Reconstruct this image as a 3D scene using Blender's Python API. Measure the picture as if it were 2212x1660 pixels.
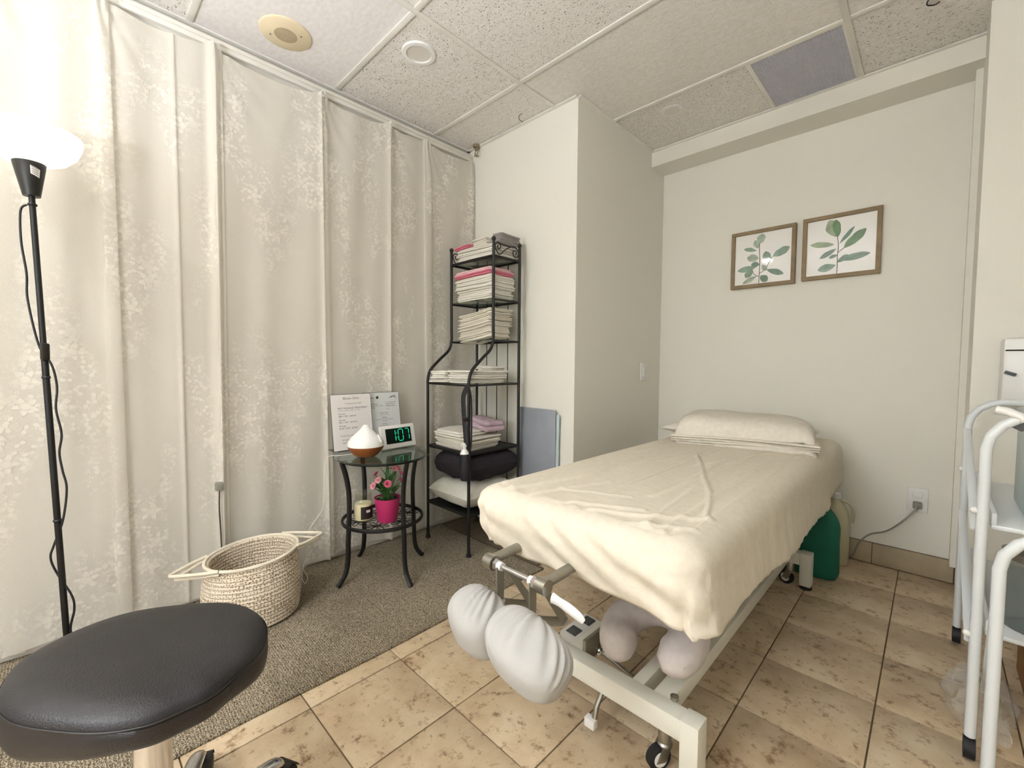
import bpy, bmesh, math, random
from mathutils import Vector, Matrix, Euler, noise as mnoise
PI = math.pi; sin = math.sin; cos = math.cos
random.seed(7)
for o in list(bpy.data.objects): bpy.data.objects.remove(o)
scn = bpy.context.scene
COL = scn.collection

# ------------------------------------------------------------------ camera
CAM_POS = Vector((0, 0, 1.022))
_r = Vector((0.7172227, 0.69680618, 0.00726205)); _u = Vector((-0.0374892, 0.02817719, 0.9988997)); _f = Vector((-0.69583486, 0.71670579, -0.04633203))
cam = bpy.data.objects.new('camera', bpy.data.cameras.new('camera'))
m = Matrix.Identity(4)
for i in range(3):
    m[i][0] = _r[i]; m[i][1] = _u[i]; m[i][2] = -_f[i]; m[i][3] = CAM_POS[i]
cam.matrix_world = m
cam.data.sensor_width = 36; cam.data.lens = 937.3353 / 2212 * 36
cam.data.clip_start = 0.02
COL.objects.link(cam); scn.camera = cam

# ------------------------------------------------------------------ world, exposure, room lamp and added fill lamps
w = bpy.data.worlds.new('world'); scn.world = w; w.use_nodes = True
w.node_tree.nodes['Background'].inputs[0].default_value = (0.9, 0.93, 1, 1)
w.node_tree.nodes['Background'].inputs[1].default_value = 0.15
vs = scn.view_settings
vs.view_transform = 'Standard'; vs.look = 'None'; vs.gamma = 1; vs.use_curve_mapping = False
vs.exposure = 1.55
LAMP_EMIT = 0.72         # glowing bowl of the floor lamp
FILL_EMIT = 50.0        # bowl of the fill lamp added behind the camera
FILL_DOWNLIGHT_W = 2.5        # ceiling downlight added out of view behind the camera as weak fill

# ------------------------------------------------------------------ materials
def lin(c):
    if isinstance(c, str):
        c = tuple(int(c[i:i+2], 16) / 255 for i in (0, 2, 4))
    return tuple((x / 12.92 if x <= .04045 else ((x + .055) / 1.055) ** 2.4) for x in c) + (1,)
class NT:
    def __init__(s, name):
        s.m = bpy.data.materials.new(name); s.m.use_nodes = True
        s.t = s.m.node_tree; s.n = s.t.nodes; s.l = s.t.links
        s.b = s.n['Principled BSDF']; s.out = s.n['Material Output']
    def node(s, typ, **k):
        n = s.n.new(typ)
        for a, v in k.items(): setattr(n, a, v)
        return n
    def set(s, n, **k):
        for a, v in k.items(): n.inputs[a.replace('_', ' ')].default_value = v
        return n
    def link(s, a, b): s.l.new(a, b)
    def coord(s, kind='Object', scale=(1, 1, 1), rand=False):
        tc = s.node('ShaderNodeTexCoord'); mp = s.node('ShaderNodeMapping')
        mp.inputs['Scale'].default_value = scale
        s.link(tc.outputs[kind], mp.inputs['Vector'])
        if rand:
            oi = s.node('ShaderNodeObjectInfo'); mu = s.node('ShaderNodeMath', operation='MULTIPLY'); mu.inputs[1].default_value = 37.0
            s.link(oi.outputs['Random'], mu.inputs[0])
            cx = s.node('ShaderNodeCombineXYZ')
            for k in 'XYZ': s.link(mu.outputs[0], cx.inputs[k])
            s.link(cx.outputs[0], mp.inputs['Location'])
        return mp.outputs[0]
    def noise(s, vec, scale, detail=2, rough=.5):
        n = s.node('ShaderNodeTexNoise'); s.link(vec, n.inputs['Vector'])
        n.inputs['Scale'].default_value = scale; n.inputs['Detail'].default_value = detail; n.inputs['Roughness'].default_value = rough
        return n
    def ramp(s, fac, stops):
        r = s.node('ShaderNodeValToRGB'); s.link(fac, r.inputs[0])
        el = r.color_ramp.elements
        el[0].position, el[0].color = stops[0][0], lin(stops[0][1])
        el[1].position, el[1].color = stops[-1][0], lin(stops[-1][1])
        for p, c in stops[1:-1]:
            e = el.new(p); e.color = lin(c)
        return r.outputs[0]
    def math(s, op, a, b=None, c=None):
        n = s.node('ShaderNodeMath', operation=op)
        for i, v in enumerate((a, b, c)):
            if v is None: continue
            if isinstance(v, (int, float)): n.inputs[i].default_value = v
            else: s.link(v, n.inputs[i])
        return n.outputs[0]
    def bump(s, h, strength=.3, dist=.01):
        b = s.node('ShaderNodeBump'); b.inputs['Strength'].default_value = strength; b.inputs['Distance'].default_value = dist
        s.link(h, b.inputs['Height']); s.link(b.outputs[0], s.b.inputs['Normal']); return b
def plain(name, col, rough=.5, metal=0, bump=0, bscale=60, spec=.5, var=0, alpha=None, trans=0, coat=0):
    t = NT(name); b = t.b
    b.inputs['Base Color'].default_value = lin(col); b.inputs['Roughness'].default_value = rough; b.inputs['Metallic'].default_value = metal
    b.inputs['Specular IOR Level'].default_value = spec
    if trans: b.inputs['Transmission Weight'].default_value = trans
    if coat: b.inputs['Coat Weight'].default_value = coat; b.inputs['Coat Roughness'].default_value = .05
    if alpha is not None: b.inputs['Alpha'].default_value = alpha
    v = t.coord()
    n = t.noise(v, bscale, 3)
    if var:
        lc = lin(col); mx = t.node('ShaderNodeMix', data_type='RGBA', blend_type='MULTIPLY'); mx.inputs[0].default_value = 1
        n2 = t.noise(v, bscale * .12, 3)
        mr = t.node('ShaderNodeMapRange'); mr.inputs['From Min'].default_value = .3; mr.inputs['From Max'].default_value = .7
        mr.inputs['To Min'].default_value = 1 - var; mr.inputs['To Max'].default_value = 1 + var * .3
        t.link(n2.outputs['Fac'], mr.inputs['Value'])
        mx.inputs[6].default_value = lc; t.link(mr.outputs[0], mx.inputs[7])
        t.link(mx.outputs[2], b.inputs['Base Color'])
    if bump: t.bump(n.outputs['Fac'], bump, .004)
    return t.m
M = {}
M['wall'] = plain('wall_paint', 'E9E6DB', .62, bump=.12, bscale=180)
M['wall_l'] = plain('left_wall_paint', 'DAD6CC', .7, bump=.1, bscale=150)
M['soffit'] = plain('soffit_paint', 'E6E2D6', .6, bump=.1, bscale=180)
M['white_trim'] = plain('white_trim_paint', 'E4E0D6', .45, var=.08, bscale=40)
M['grout'] = plain('floor_grout', '6E5C46', .9, var=.2)
M['tee'] = plain('ceiling_tee_paint', 'E6E2D8', .5, var=.1, bscale=60)
M['black'] = plain('black_powder_coat', '080808', .5, bump=.05, bscale=400)
M['black_plastic'] = plain('black_plastic', '15130F', .45)
M['rubber'] = plain('black_rubber', '131317', .6)
M['chrome'] = plain('chrome', 'D5D5D8', .14, 1)
M['steel'] = plain('brushed_steel', 'A7A49A', .32, 1)
M['steel_dark'] = plain('dull_steel_plate', '928E82', .42, .55)
M['frame_white'] = plain('cream_enamel_steel', 'DEDCCF', .4, var=.06, bscale=30)
M['trolley'] = plain('white_trolley_enamel', 'DCE0E1', .35)
M['white_plastic'] = plain('white_plastic', 'E9E8E4', .3)
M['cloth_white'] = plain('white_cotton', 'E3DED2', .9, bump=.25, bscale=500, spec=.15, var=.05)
M['sheet'] = plain('cream_bed_sheet', 'DED5C3', .88, bump=.18, bscale=420, spec=.15, var=.06)
M['towel_w'] = plain('cream_terry_cloth', 'E6DFD1', .95, bump=.5, bscale=420, spec=.1, var=.08)
M['towel_w2'] = plain('white_terry_cloth', 'E9E4D9', .95, bump=.5, bscale=420, spec=.1, var=.08)
M['towel_p'] = plain('pink_terry_cloth', 'DB7E92', .95, bump=.5, bscale=420, spec=.1, var=.12)
M['towel_lp'] = plain('pale_pink_terry_cloth', 'E6C0C2', .95, bump=.5, bscale=420, spec=.1, var=.1)
M['towel_g'] = plain('grey_terry_cloth', 'A8A49F', .95, bump=.5, bscale=420, spec=.1, var=.15)
M['lilac'] = plain('lilac_terry_cloth', 'BFA6B4', .95, bump=.5, bscale=420, spec=.1, var=.12)
M['charcoal'] = plain('charcoal_fleece', '3A363B', .95, bump=.5, bscale=300, spec=.1, var=.2)
M['vinyl'] = plain('black_vinyl', '1A1718', .48, bump=.22, bscale=380, spec=.5)
M['vinyl_grey'] = plain('lilac_grey_velour', 'D0C7C3', .8, bump=.15, bscale=300, spec=.2, var=.1)
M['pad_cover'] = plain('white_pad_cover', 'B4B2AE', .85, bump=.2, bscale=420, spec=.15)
M['wood'] = plain('brown_wood_plastic', '8E5228', .4, var=.2, bscale=90)
M['pot'] = plain('magenta_glazed_pot', 'B02A60', .4, coat=.2)
M['soil'] = plain('dark_soil', '2A1E14', .95, bump=.6, bscale=200)
M['leaf'] = plain('green_leaf', '3C6A2E', .5, var=.3, bscale=160)
M['leaf2'] = plain('light_green_leaf', '6E9654', .5, var=.3, bscale=160)
M['petal'] = plain('pink_petal', 'DE6A86', .6, var=.2, bscale=200)
M['petal2'] = plain('pale_pink_petal', 'EBA3AC', .6, var=.2, bscale=200)
M['wax'] = plain('cream_wax', 'E5DBB8', .6)
M['label_dark'] = plain('dark_print_label', '2A2420', .5, var=.5, bscale=260)
M['ink'] = plain('dark_ink', '35322F', .8)
M['ink_soft'] = plain('grey_ink', '77736E', .8)
M['paper'] = plain('white_paper', 'E4DFDA', .75)
M['paper_b'] = plain('bluish_paper', 'D2D5D3', .7)
M['screen'] = plain('dark_display', '06140C', .5, spec=.2)
M['cord_w'] = plain('white_cord', 'E6E2DA', .5)
M['cord_d'] = plain('dark_cord', '3E3A34', .5)
M['cord_g'] = plain('grey_cord', '8B8A80', .5)
M['speaker'] = plain('cream_speaker_grille', 'E2D2B0', .5, var=.06)
M['speaker_hole'] = plain('speaker_hole', '8C7D60', .8)
M['panel_blue'] = plain('blue_grey_plastic_sheet', '989DA5', .35, var=.2, bscale=30)
M['bag_green'] = plain('green_fabric_bag', '0C6A55', .75, var=.2, bscale=40)
M['jug'] = plain('milky_plastic_jug', 'D8D1AE', .4, alpha=.85)
M['frame_wood'] = plain('brown_grey_frame_wood', '937F60', .6, bump=.3, bscale=160, var=.25)
M['print'] = plain('print_board', 'ECEAE4', .3, coat=.6)
M['stem_p'] = plain('printed_stem', '5A4A44', .35, coat=.5)
for k, c in dict(pl1='7E9A82', pl2='A9B8A4', pl3='5C8064', pl4='4E7A3C', pl5='8FA07A', pl6='5F7F6C').items():
    M[k] = plain('printed_leaf_' + {'pl1': 'sage', 'pl2': 'pale', 'pl3': 'teal', 'pl4': 'green', 'pl5': 'olive', 'pl6': 'grey'}[k], c, .35, coat=.5, var=.35, bscale=180)
M['maroon'] = plain('maroon_box', '5A2B23', .6, var=.2)
M['cardboard'] = plain('brown_cardboard', '9A7248', .8, var=.2)
M['tin'] = plain('worn_steel_tin', 'B8B4AC', .25, .9, var=.2)
M['pale_blue'] = plain('pale_blue_plastic', 'B6C6C8', .35)
M['dark_grey'] = plain('dark_grey_plastic', '4E5254', .5)
M['hole'] = plain('dark_gap', '181510', .9)
M['brass'] = plain('brass_sprinkler', 'A9A08C', .3, 1)

def glass(name, col='FFFFFF', a=.18, rough=.03):
    t = NT(name); t.n.remove(t.b)
    tr = t.node('ShaderNodeBsdfTransparent'); tr.inputs[0].default_value = lin(col)
    gl = t.node('ShaderNodeBsdfGlossy'); gl.inputs['Roughness'].default_value = rough
    fr = t.node('ShaderNodeLayerWeight'); fr.inputs[0].default_value = .5
    ad2 = t.math('MINIMUM', t.math('ADD', t.math('MULTIPLY', t.math('POWER', fr.outputs['Facing'], 4.0), .7), a), 1.0)
    mx = t.node('ShaderNodeMixShader'); t.link(ad2, mx.inputs[0]); t.link(tr.outputs[0], mx.inputs[1]); t.link(gl.outputs[0], mx.inputs[2])
    t.link(mx.outputs[0], t.out.inputs[0]); return t.m
M['glass'] = glass('clear_glass', 'EEF4F0', .02)
M['glass_top'] = glass('table_glass', 'D3DFD7', .06)
M['jar'] = glass('jar_glass', 'FBFBF8', .03)
M['bag_clear'] = plain('crumpled_clear_film', 'E6E4DC', .25, alpha=.3)
M['clear'] = glass('clear_plastic', 'D8DCDC', .06, .15)
def emit(name, col, s):
    t = NT(name); t.n.remove(t.b); e = t.node('ShaderNodeEmission'); e.inputs[0].default_value = lin(col); e.inputs[1].default_value = s
    t.link(e.outputs[0], t.out.inputs[0]); return t.m
M['bowl'] = emit('glowing_lamp_bowl', 'FFF6EA', LAMP_EMIT); M['bowl2'] = emit('glowing_fill_bowl', 'F0F5FF', FILL_EMIT)
M['fill_bulb_mat'] = emit('fill_bulb_glow', 'EEF4FF', FILL_EMIT * 9.5)  # upward glow of the added fill lamp
M['led'] = emit('green_led_segment', '22D69A', .5)
M['fill_lens'] = emit('fill_downlight_lens', 'FFF1DE', 6)  # lens of the added fill downlight
M['lens_off'] = plain('unlit_downlight_lens', 'DAD3C8', .35)

# travertine floor tile
t = NT('travertine_tile'); v = t.coord('Object', rand=True)
n1 = t.noise(v, 7, 5, .6); n2 = t.noise(v, 34, 6, .7)
sep = t.noise(v, 15, 10, .75)
c1 = t.ramp(n1.outputs['Fac'], [(.3, 'B59D7E'), (.5, 'CBB595'), (.7, 'D8C6A8')])
vein = t.ramp(sep.outputs['Fac'], [(.34, '9A7B55'), (.44, 'FFFFFF'), (.6, 'FFFFFF')])
spk = t.ramp(n2.outputs['Fac'], [(.30, '8A7156'), (.44, 'FFFFFF'), (.7, 'FFFFFF')])
mx = t.node('ShaderNodeMix', data_type='RGBA', blend_type='MULTIPLY'); mx.inputs[0].default_value = .85; t.link(c1, mx.inputs[6]); t.link(vein, mx.inputs[7])
mx2 = t.node('ShaderNodeMix', data_type='RGBA', blend_type='MULTIPLY'); mx2.inputs[0].default_value = .85; t.link(mx.outputs[2], mx2.inputs[6]); t.link(spk, mx2.inputs[7])
t.link(mx2.outputs[2], t.b.inputs['Base Color']); t.b.inputs['Roughness'].default_value = .48; t.bump(n2.outputs['Fac'], .15, .004)
M['tile'] = t.m
# skirting tile: same stone, a little darker
M['tile_base'] = plain('skirting_tile_stone', 'B5A488', .5, var=.2, bscale=60)
# fissured acoustic tile
def acoustic(name, col, amt, sc):
    t = NT(name); v = t.coord('Object', (1, 1.7, 1), rand=True)
    n = t.noise(v, sc, 3, .6)
    big = t.noise(v, sc * .3, 2)
    pits = t.ramp(n.outputs['Fac'], [(.345, '7C7263'), (.40, col), (.7, col)])
    lc = t.ramp(big.outputs['Fac'], [(.3, 'F4F2EE'), (.7, 'FFFFFF')])
    mx = t.node('ShaderNodeMix', data_type='RGBA', blend_type='MULTIPLY'); mx.inputs[0].default_value = 1
    mc = t.node('ShaderNodeMix', data_type='RGBA'); mc.inputs[0].default_value = amt; mc.inputs[6].default_value = lin(col); t.link(pits, mc.inputs[7])
    t.link(mc.outputs[2], mx.inputs[6]); t.link(lc, mx.inputs[7]); t.link(mx.outputs[2], t.b.inputs['Base Color'])
    t.b.inputs['Roughness'].default_value = .85
    t.bump(n.outputs['Fac'], .5 * amt, .004); return t.m
M['tile_fis'] = acoustic('fissured_acoustic_tile', 'EAE6E0', 1, 105)
M['tile_fine'] = acoustic('fine_acoustic_tile', 'E8E4DC', .45, 130)
M['tile_smooth'] = acoustic('smooth_ceiling_tile', 'ECE8E6', .06, 120)
# woven carpet
t = NT('woven_carpet'); v = t.coord('Object', (1, 1, 1))
wv = t.node('ShaderNodeTexWave', bands_direction='Y'); t.link(v, wv.inputs['Vector']); t.set(wv, Scale=42, Distortion=9, Detail=3, Detail_Scale=4)
nz = t.noise(t.coord('Object', (1, 2.6, 1)), 130, 3, .6)
mm = t.math('MULTIPLY', wv.outputs['Fac'], .45); mm = t.math('ADD', mm, t.math('MULTIPLY', nz.outputs['Fac'], .9))
big = t.noise(v, 3, 3)
cc = t.ramp(mm, [(.34, '4C4234'), (.6, '968872'), (.9, 'D2C5AC')])
mx = t.node('ShaderNodeMix', data_type='RGBA', blend_type='MULTIPLY'); mx.inputs[0].default_value = .4; t.link(cc, mx.inputs[6]); t.link(t.ramp(big.outputs['Fac'], [(.3, '9A948A'), (.7, 'FFFFFF')]), mx.inputs[7])
t.link(mx.outputs[2], t.b.inputs['Base Color']); t.b.inputs['Roughness'].default_value = .95; t.b.inputs['Specular IOR Level'].default_value = .1
t.bump(mm, .9, .006); M['carpet'] = t.m
# rope basket (stitches)
t = NT('cotton_rope'); v = t.coord('UV')
vo = t.node('ShaderNodeTexVoronoi', voronoi_dimensions='2D'); mpn = t.node('ShaderNodeMapping'); mpn.inputs['Scale'].default_value = (95, 120, 1); t.link(v, mpn.inputs['Vector']); t.link(mpn.outputs[0], vo.inputs['Vector']); vo.inputs['Scale'].default_value = 1; vo.inputs['Randomness'].default_value = .55
nn = t.noise(v, 14, 2)
thr = t.math('MULTIPLY', nn.outputs['Fac'], .52)
dk = t.math('LESS_THAN', vo.outputs['Distance'], thr)
mx = t.node('ShaderNodeMix', data_type='RGBA'); t.link(dk, mx.inputs[0]); mx.inputs[6].default_value = lin('D9CCB6'); mx.inputs[7].default_value = lin('86715A')
t.link(mx.outputs[2], t.b.inputs['Base Color']); t.b.inputs['Roughness'].default_value = .9; M['rope'] = t.m
M['rope_plain'] = plain('plain_cotton_rope', 'E2D8C4', .9, bump=.5, bscale=300)
# lilac stripe towel
# lace curtain
t = NT('lace_curtain'); t.n.remove(t.b)
tc = t.node('ShaderNodeUVMap').outputs[0]
nzw = t.noise(tc, 6, 2); wsub = t.node('ShaderNodeVectorMath', operation='SUBTRACT'); t.link(nzw.outputs['Color'], wsub.inputs[0]); wsub.inputs[1].default_value = (.5, .5, .5)
wsc = t.node('ShaderNodeVectorMath', operation='SCALE'); t.link(wsub.outputs[0], wsc.inputs[0]); wsc.inputs['Scale'].default_value = .02
wad = t.node('ShaderNodeVectorMath', operation='ADD'); t.link(tc, wad.inputs[0]); t.link(wsc.outputs[0], wad.inputs[1]); uvw = wad.outputs[0]
def petals(scale, k, r0, r1, rnd, hole=0):
    vo = t.node('ShaderNodeTexVoronoi', voronoi_dimensions='2D'); t.link(uvw, vo.inputs['Vector']); vo.inputs['Scale'].default_value = scale; vo.inputs['Randomness'].default_value = rnd
    d = t.node('ShaderNodeVectorMath', operation='SUBTRACT'); t.link(uvw, d.inputs[0]); t.link(vo.outputs['Position'], d.inputs[1])
    sp = t.node('ShaderNodeSeparateXYZ'); t.link(d.outputs[0], sp.inputs[0])
    sc = t.node('ShaderNodeSeparateColor'); t.link(vo.outputs['Color'], sc.inputs[0])
    an = t.math('ARCTAN2', sp.outputs[1], sp.outputs[0]); an = t.math('ADD', an, t.math('MULTIPLY', sc.outputs[0], 6.28))
    rr = t.math('ADD', r0, t.math('MULTIPLY', r1, t.math('COSINE', t.math('MULTIPLY', an, float(k)))))
    f = t.math('MULTIPLY', t.math('SUBTRACT', rr, vo.outputs['Distance']), 14.0)
    f = t.math('MINIMUM', t.math('MAXIMUM', f, 0.0), 1.0)
    if hole:
        h = t.math('GREATER_THAN', t.math('ABSOLUTE', t.math('SUBTRACT', vo.outputs['Distance'], hole)), .03); h = t.math('ADD', t.math('MULTIPLY', h, .5), .5); f = t.math('MULTIPLY', f, h)
    return f, sc.outputs[1]
fl, rn = petals(11, 5, .30, .11, .8, .15)
lv, rn2 = petals(27, 2, .27, .22, .9)
lf, rn3 = petals(44, 3, .22, .16, .9)
stx = t.node('ShaderNodeMapping'); stx.inputs['Scale'].default_value = (4.4, 1.5, 1); t.link(tc, stx.inputs['Vector'])
cl = t.noise(stx.outputs[0], 1.25, 2, .5)
clm = t.math('MINIMUM', t.math('MAXIMUM', t.math('MULTIPLY', t.math('SUBTRACT', cl.outputs['Fac'], .505), 12.0), 0.0), 1.0)
clm2 = t.math('MINIMUM', t.math('MAXIMUM', t.math('MULTIPLY', t.math('SUBTRACT', cl.outputs['Fac'], .475), 12.0), 0.0), 1.0)
P_ = t.math('MAXIMUM', t.math('MULTIPLY', fl, t.math('GREATER_THAN', rn, .35)), t.math('MULTIPLY', lv, .8))
P_ = t.math('MULTIPLY', P_, clm)
P_ = t.math('MAXIMUM', P_, t.math('MULTIPLY', t.math('MULTIPLY', lf, .6), clm2))
weave = t.noise(tc, 420, 2)
df = t.node('ShaderNodeBsdfDiffuse'); df.inputs[0].default_value = lin('EDE8DD')
tl = t.node('ShaderNodeBsdfTranslucent'); tl.inputs[0].default_value = lin('EDE8DD')
tr = t.node('ShaderNodeBsdfTransparent')
bp = t.node('ShaderNodeBump'); bp.inputs['Strength'].default_value = .5; bp.inputs['Distance'].default_value = .003; t.link(P_, bp.inputs['Height'])
t.link(bp.outputs[0], df.inputs['Normal'])
m1 = t.node('ShaderNodeMixShader'); m1.inputs[0].default_value = .3; t.link(df.outputs[0], m1.inputs[1]); t.link(tl.outputs[0], m1.inputs[2])
al = t.math('ADD', .71, t.math('MULTIPLY', P_, .24)); al = t.math('ADD', al, t.math('MULTIPLY', t.math('SUBTRACT', weave.outputs['Fac'], .5), .3))
m2 = t.node('ShaderNodeMixShader'); t.link(al, m2.inputs[0]); t.link(tr.outputs[0], m2.inputs[1]); t.link(m1.outputs[0], m2.inputs[2])
t.link(m2.outputs[0], t.out.inputs[0]); M['lace'] = t.m
t = NT('lilac_striped_terry'); v = t.coord('Object'); wv = t.node('ShaderNodeTexWave', bands_direction='Z'); t.link(v, wv.inputs['Vector']); t.set(wv, Scale=60, Distortion=1.5)
t.link(t.ramp(wv.outputs['Fac'], [(.4, 'B79AAB'), (.6, 'D3C0C8')]), t.b.inputs['Base Color']); t.b.inputs['Roughness'].default_value = .95; M['lilac_stripe'] = t.m

# ------------------------------------------------------------------ mesh helpers
def V(*a): return Vector(a)
def catmull(pts, n=8, closed=False):
    P = [Vector(p) for p in pts]; out = []
    N = len(P)
    for i in range(N if closed else N - 1):
        if closed: p0, p1, p2, p3 = P[i - 1], P[i], P[(i + 1) % N], P[(i + 2) % N]
        else: p0, p1, p2, p3 = P[max(i - 1, 0)], P[i], P[i + 1], P[min(i + 2, N - 1)]
        for j in range(n):
            s = j / n
            out.append(.5 * ((2 * p1) + (p2 - p0) * s + (2 * p0 - 5 * p1 + 4 * p2 - p3) * s * s + (3 * p1 - p0 - 3 * p2 + p3) * s ** 3))
    if not closed: out.append(P[-1])
    return out
class MB:
    def __init__(s): s.v = []; s.f = []; s.uv = None
    def add(s, vs, fs, mat=None):
        o = len(s.v)
        s.v += [tuple(mat @ Vector(v)) if mat else tuple(v) for v in vs]; s.f += [tuple(i + o for i in f) for f in fs]; return s
    def box(s, c, d, rot=None, ch=0):
        x, y, z = (k / 2 for k in d)
        if ch:
            ch = min(ch, x * .9, y * .9, z * .9); bm = bmesh.new(); bmesh.ops.create_cube(bm, size=1)
            bmesh.ops.scale(bm, vec=d, verts=bm.verts); bmesh.ops.bevel(bm, geom=list(bm.edges), offset=ch, segments=2, affect='EDGES', profile=.5)
            bm.verts.index_update(); vs = [v.co.copy() for v in bm.verts]; fs = [[v.index for v in f.verts] for f in bm.faces]; bm.free()
        else:
            vs = [(a, b, e) for a in (-x, x) for b in (-y, y) for e in (-z, z)]
            fs = [(0, 1, 3, 2), (4, 6, 7, 5), (0, 4, 5, 1), (2, 3, 7, 6), (0, 2, 6, 4), (1, 5, 7, 3)]
        mt = Matrix.Translation(c) @ (rot.to_matrix().to_4x4() if rot else Matrix.Identity(4))
        return s.add(vs, fs, mt)
    def bb(s, x0, x1, y0, y1, z0, z1, ch=0): return s.box(((x0 + x1) / 2, (y0 + y1) / 2, (z0 + z1) / 2), (x1 - x0, y1 - y0, z1 - z0), None, ch)
    def tube(s, pts, r, seg=8, closed=False, cap=True, flat=None):
        P = [Vector(p) for p in pts]; n = len(P); vs = []; fs = []
        T = []
        for i in range(n):
            a = P[(i - 1) % n] if (closed or i > 0) else P[i]; b = P[(i + 1) % n] if (closed or i < n - 1) else P[i]
            d = b - a; T.append(d.normalized() if d.length > 1e-9 else Vector((0, 0, 1)))
        up = Vector((0, 0, 1)) if abs(T[0].z) < .9 else Vector((1, 0, 0))
        nrm = (up - T[0] * up.dot(T[0])).normalized()
        for i in range(n):
            nrm = (nrm - T[i] * nrm.dot(T[i]));
            nrm = nrm.normalized() if nrm.length > 1e-6 else T[i].orthogonal().normalized()
            bi = T[i].cross(nrm); rr = r[i] if isinstance(r, (list, tuple)) else r
            ra, rb = (rr, rr) if not flat else (rr * flat[0], rr * flat[1])
            for k in range(seg):
                a = 2 * PI * k / seg; vs.append(P[i] + nrm * cos(a) * ra + bi * sin(a) * rb)
        m_ = n if closed else n - 1
        for i in range(m_):
            j = (i + 1) % n
            for k in range(seg): fs.append((i * seg + k, i * seg + (k + 1) % seg, j * seg + (k + 1) % seg, j * seg + k))
        if cap and not closed: fs.append(tuple(range(seg - 1, -1, -1))); fs.append(tuple((n - 1) * seg + k for k in range(seg)))
        return s.add(vs, fs)
    def lathe(s, prof, c=(0, 0, 0), seg=32, mat=None, cap=True):
        vs = []; fs = []; n = len(prof)
        for (r, z) in prof:
            for k in range(seg): a = 2 * PI * k / seg; vs.append((c[0] + r * cos(a), c[1] + r * sin(a), c[2] + z))
        for i in range(n - 1):
            for k in range(seg): fs.append((i * seg + k, i * seg + (k + 1) % seg, (i + 1) * seg + (k + 1) % seg, (i + 1) * seg + k))
        if cap:
            fs.append(tuple(range(seg - 1, -1, -1))); fs.append(tuple((n - 1) * seg + k for k in range(seg)))
        return s.add(vs, fs, mat)
    def cyl(s, a, b, r, seg=16): return s.tube([a, b], r, seg)
    def grid(s, fn, nu, nv, cu=False, cv=False):
        vs = [fn(i / (nu if cu else nu - 1), j / (nv if cv else nv - 1)) for i in range(nu) for j in range(nv)]; fs = []
        for i in range(nu if cu else nu - 1):
            for j in range(nv if cv else nv - 1):
                i2 = (i + 1) % nu; j2 = (j + 1) % nv
                fs.append((i * nv + j, i2 * nv + j, i2 * nv + j2, i * nv + j2))
        return s.add(vs, fs)
    def ball(s, c, r, seg=14, sc=(1, 1, 1)):
        return s.grid(lambda u, v: (c[0] + r * sc[0] * sin(PI * v) * cos(2 * PI * u), c[1] + r * sc[1] * sin(PI * v) * sin(2 * PI * u), c[2] - r * sc[2] * cos(PI * v)), seg, seg // 2 + 2, cu=True)
    def poly(s, pts, th, nrm):
        n = len(pts); a = [Vector(p) for p in pts]; d = Vector(nrm) * th
        return s.add(a + [p + d for p in a], [tuple(range(n - 1, -1, -1)), tuple(range(n, 2 * n))] + [(i, (i + 1) % n, n + (i + 1) % n, n + i) for i in range(n)])
    def mesh(s, name, mat, smooth=True, ang=40):
        me = bpy.data.meshes.new(name); me.from_pydata(s.v, [], s.f); me.validate()
        bm = bmesh.new(); bm.from_mesh(me); bmesh.ops.recalc_face_normals(bm, faces=bm.faces)
        if smooth:
            for f in bm.faces: f.smooth = True
            lim = math.radians(ang)
            for e in bm.edges:
                if len(e.link_faces) == 2 and e.calc_face_angle(0) > lim: e.smooth = False
        bm.to_mesh(me); bm.free()
        me.materials.append(M[mat] if isinstance(mat, str) else mat); return me
    def build(s, name, mat, parent=None, smooth=True, ang=40, loc=None, rot=None):
        o = bpy.data.objects.new(name, s.mesh(name, mat, smooth, ang)); COL.objects.link(o)
        if parent: o.parent = parent
        if loc: o.location = loc
        if rot: o.rotation_euler = rot
        return o
def obj_from(name, me, parent=None, loc=(0, 0, 0), rot=(0, 0, 0)):
    o = bpy.data.objects.new(name, me); COL.objects.link(o); o.parent = parent; o.location = loc; o.rotation_euler = rot; return o
def tag(o, label=None, cat=None, group=None, kind=None):
    if label: o['label'] = label
    if cat: o['category'] = cat
    if group: o['group'] = group
    if kind: o['kind'] = kind
    return o
def thing(name, label, cat, loc=(0, 0, 0), rz=0, group=None):
    o = bpy.data.objects.new(name, None); COL.objects.link(o); o.empty_display_size = .05
    o.location = loc; o.rotation_euler = (0, 0, rz); return tag(o, label, cat, group)
def struct(o): o['kind'] = 'structure'; return o
def text_mesh(txt, size, mat, name='printed_text', align='LEFT'):
    cu = bpy.data.curves.new('txt', 'FONT'); cu.body = txt; cu.size = size; cu.align_x = align; cu.resolution_u = 2
    to = bpy.data.objects.new('txt', cu); COL.objects.link(to)
    dg = bpy.context.evaluated_depsgraph_get(); me = bpy.data.meshes.new_from_object(to.evaluated_get(dg))
    bpy.data.objects.remove(to); me.name = name; me.materials.clear(); me.materials.append(M[mat]); return me
def fbm(p, s=1.0): return mnoise.noise(Vector(p) * s)

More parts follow.
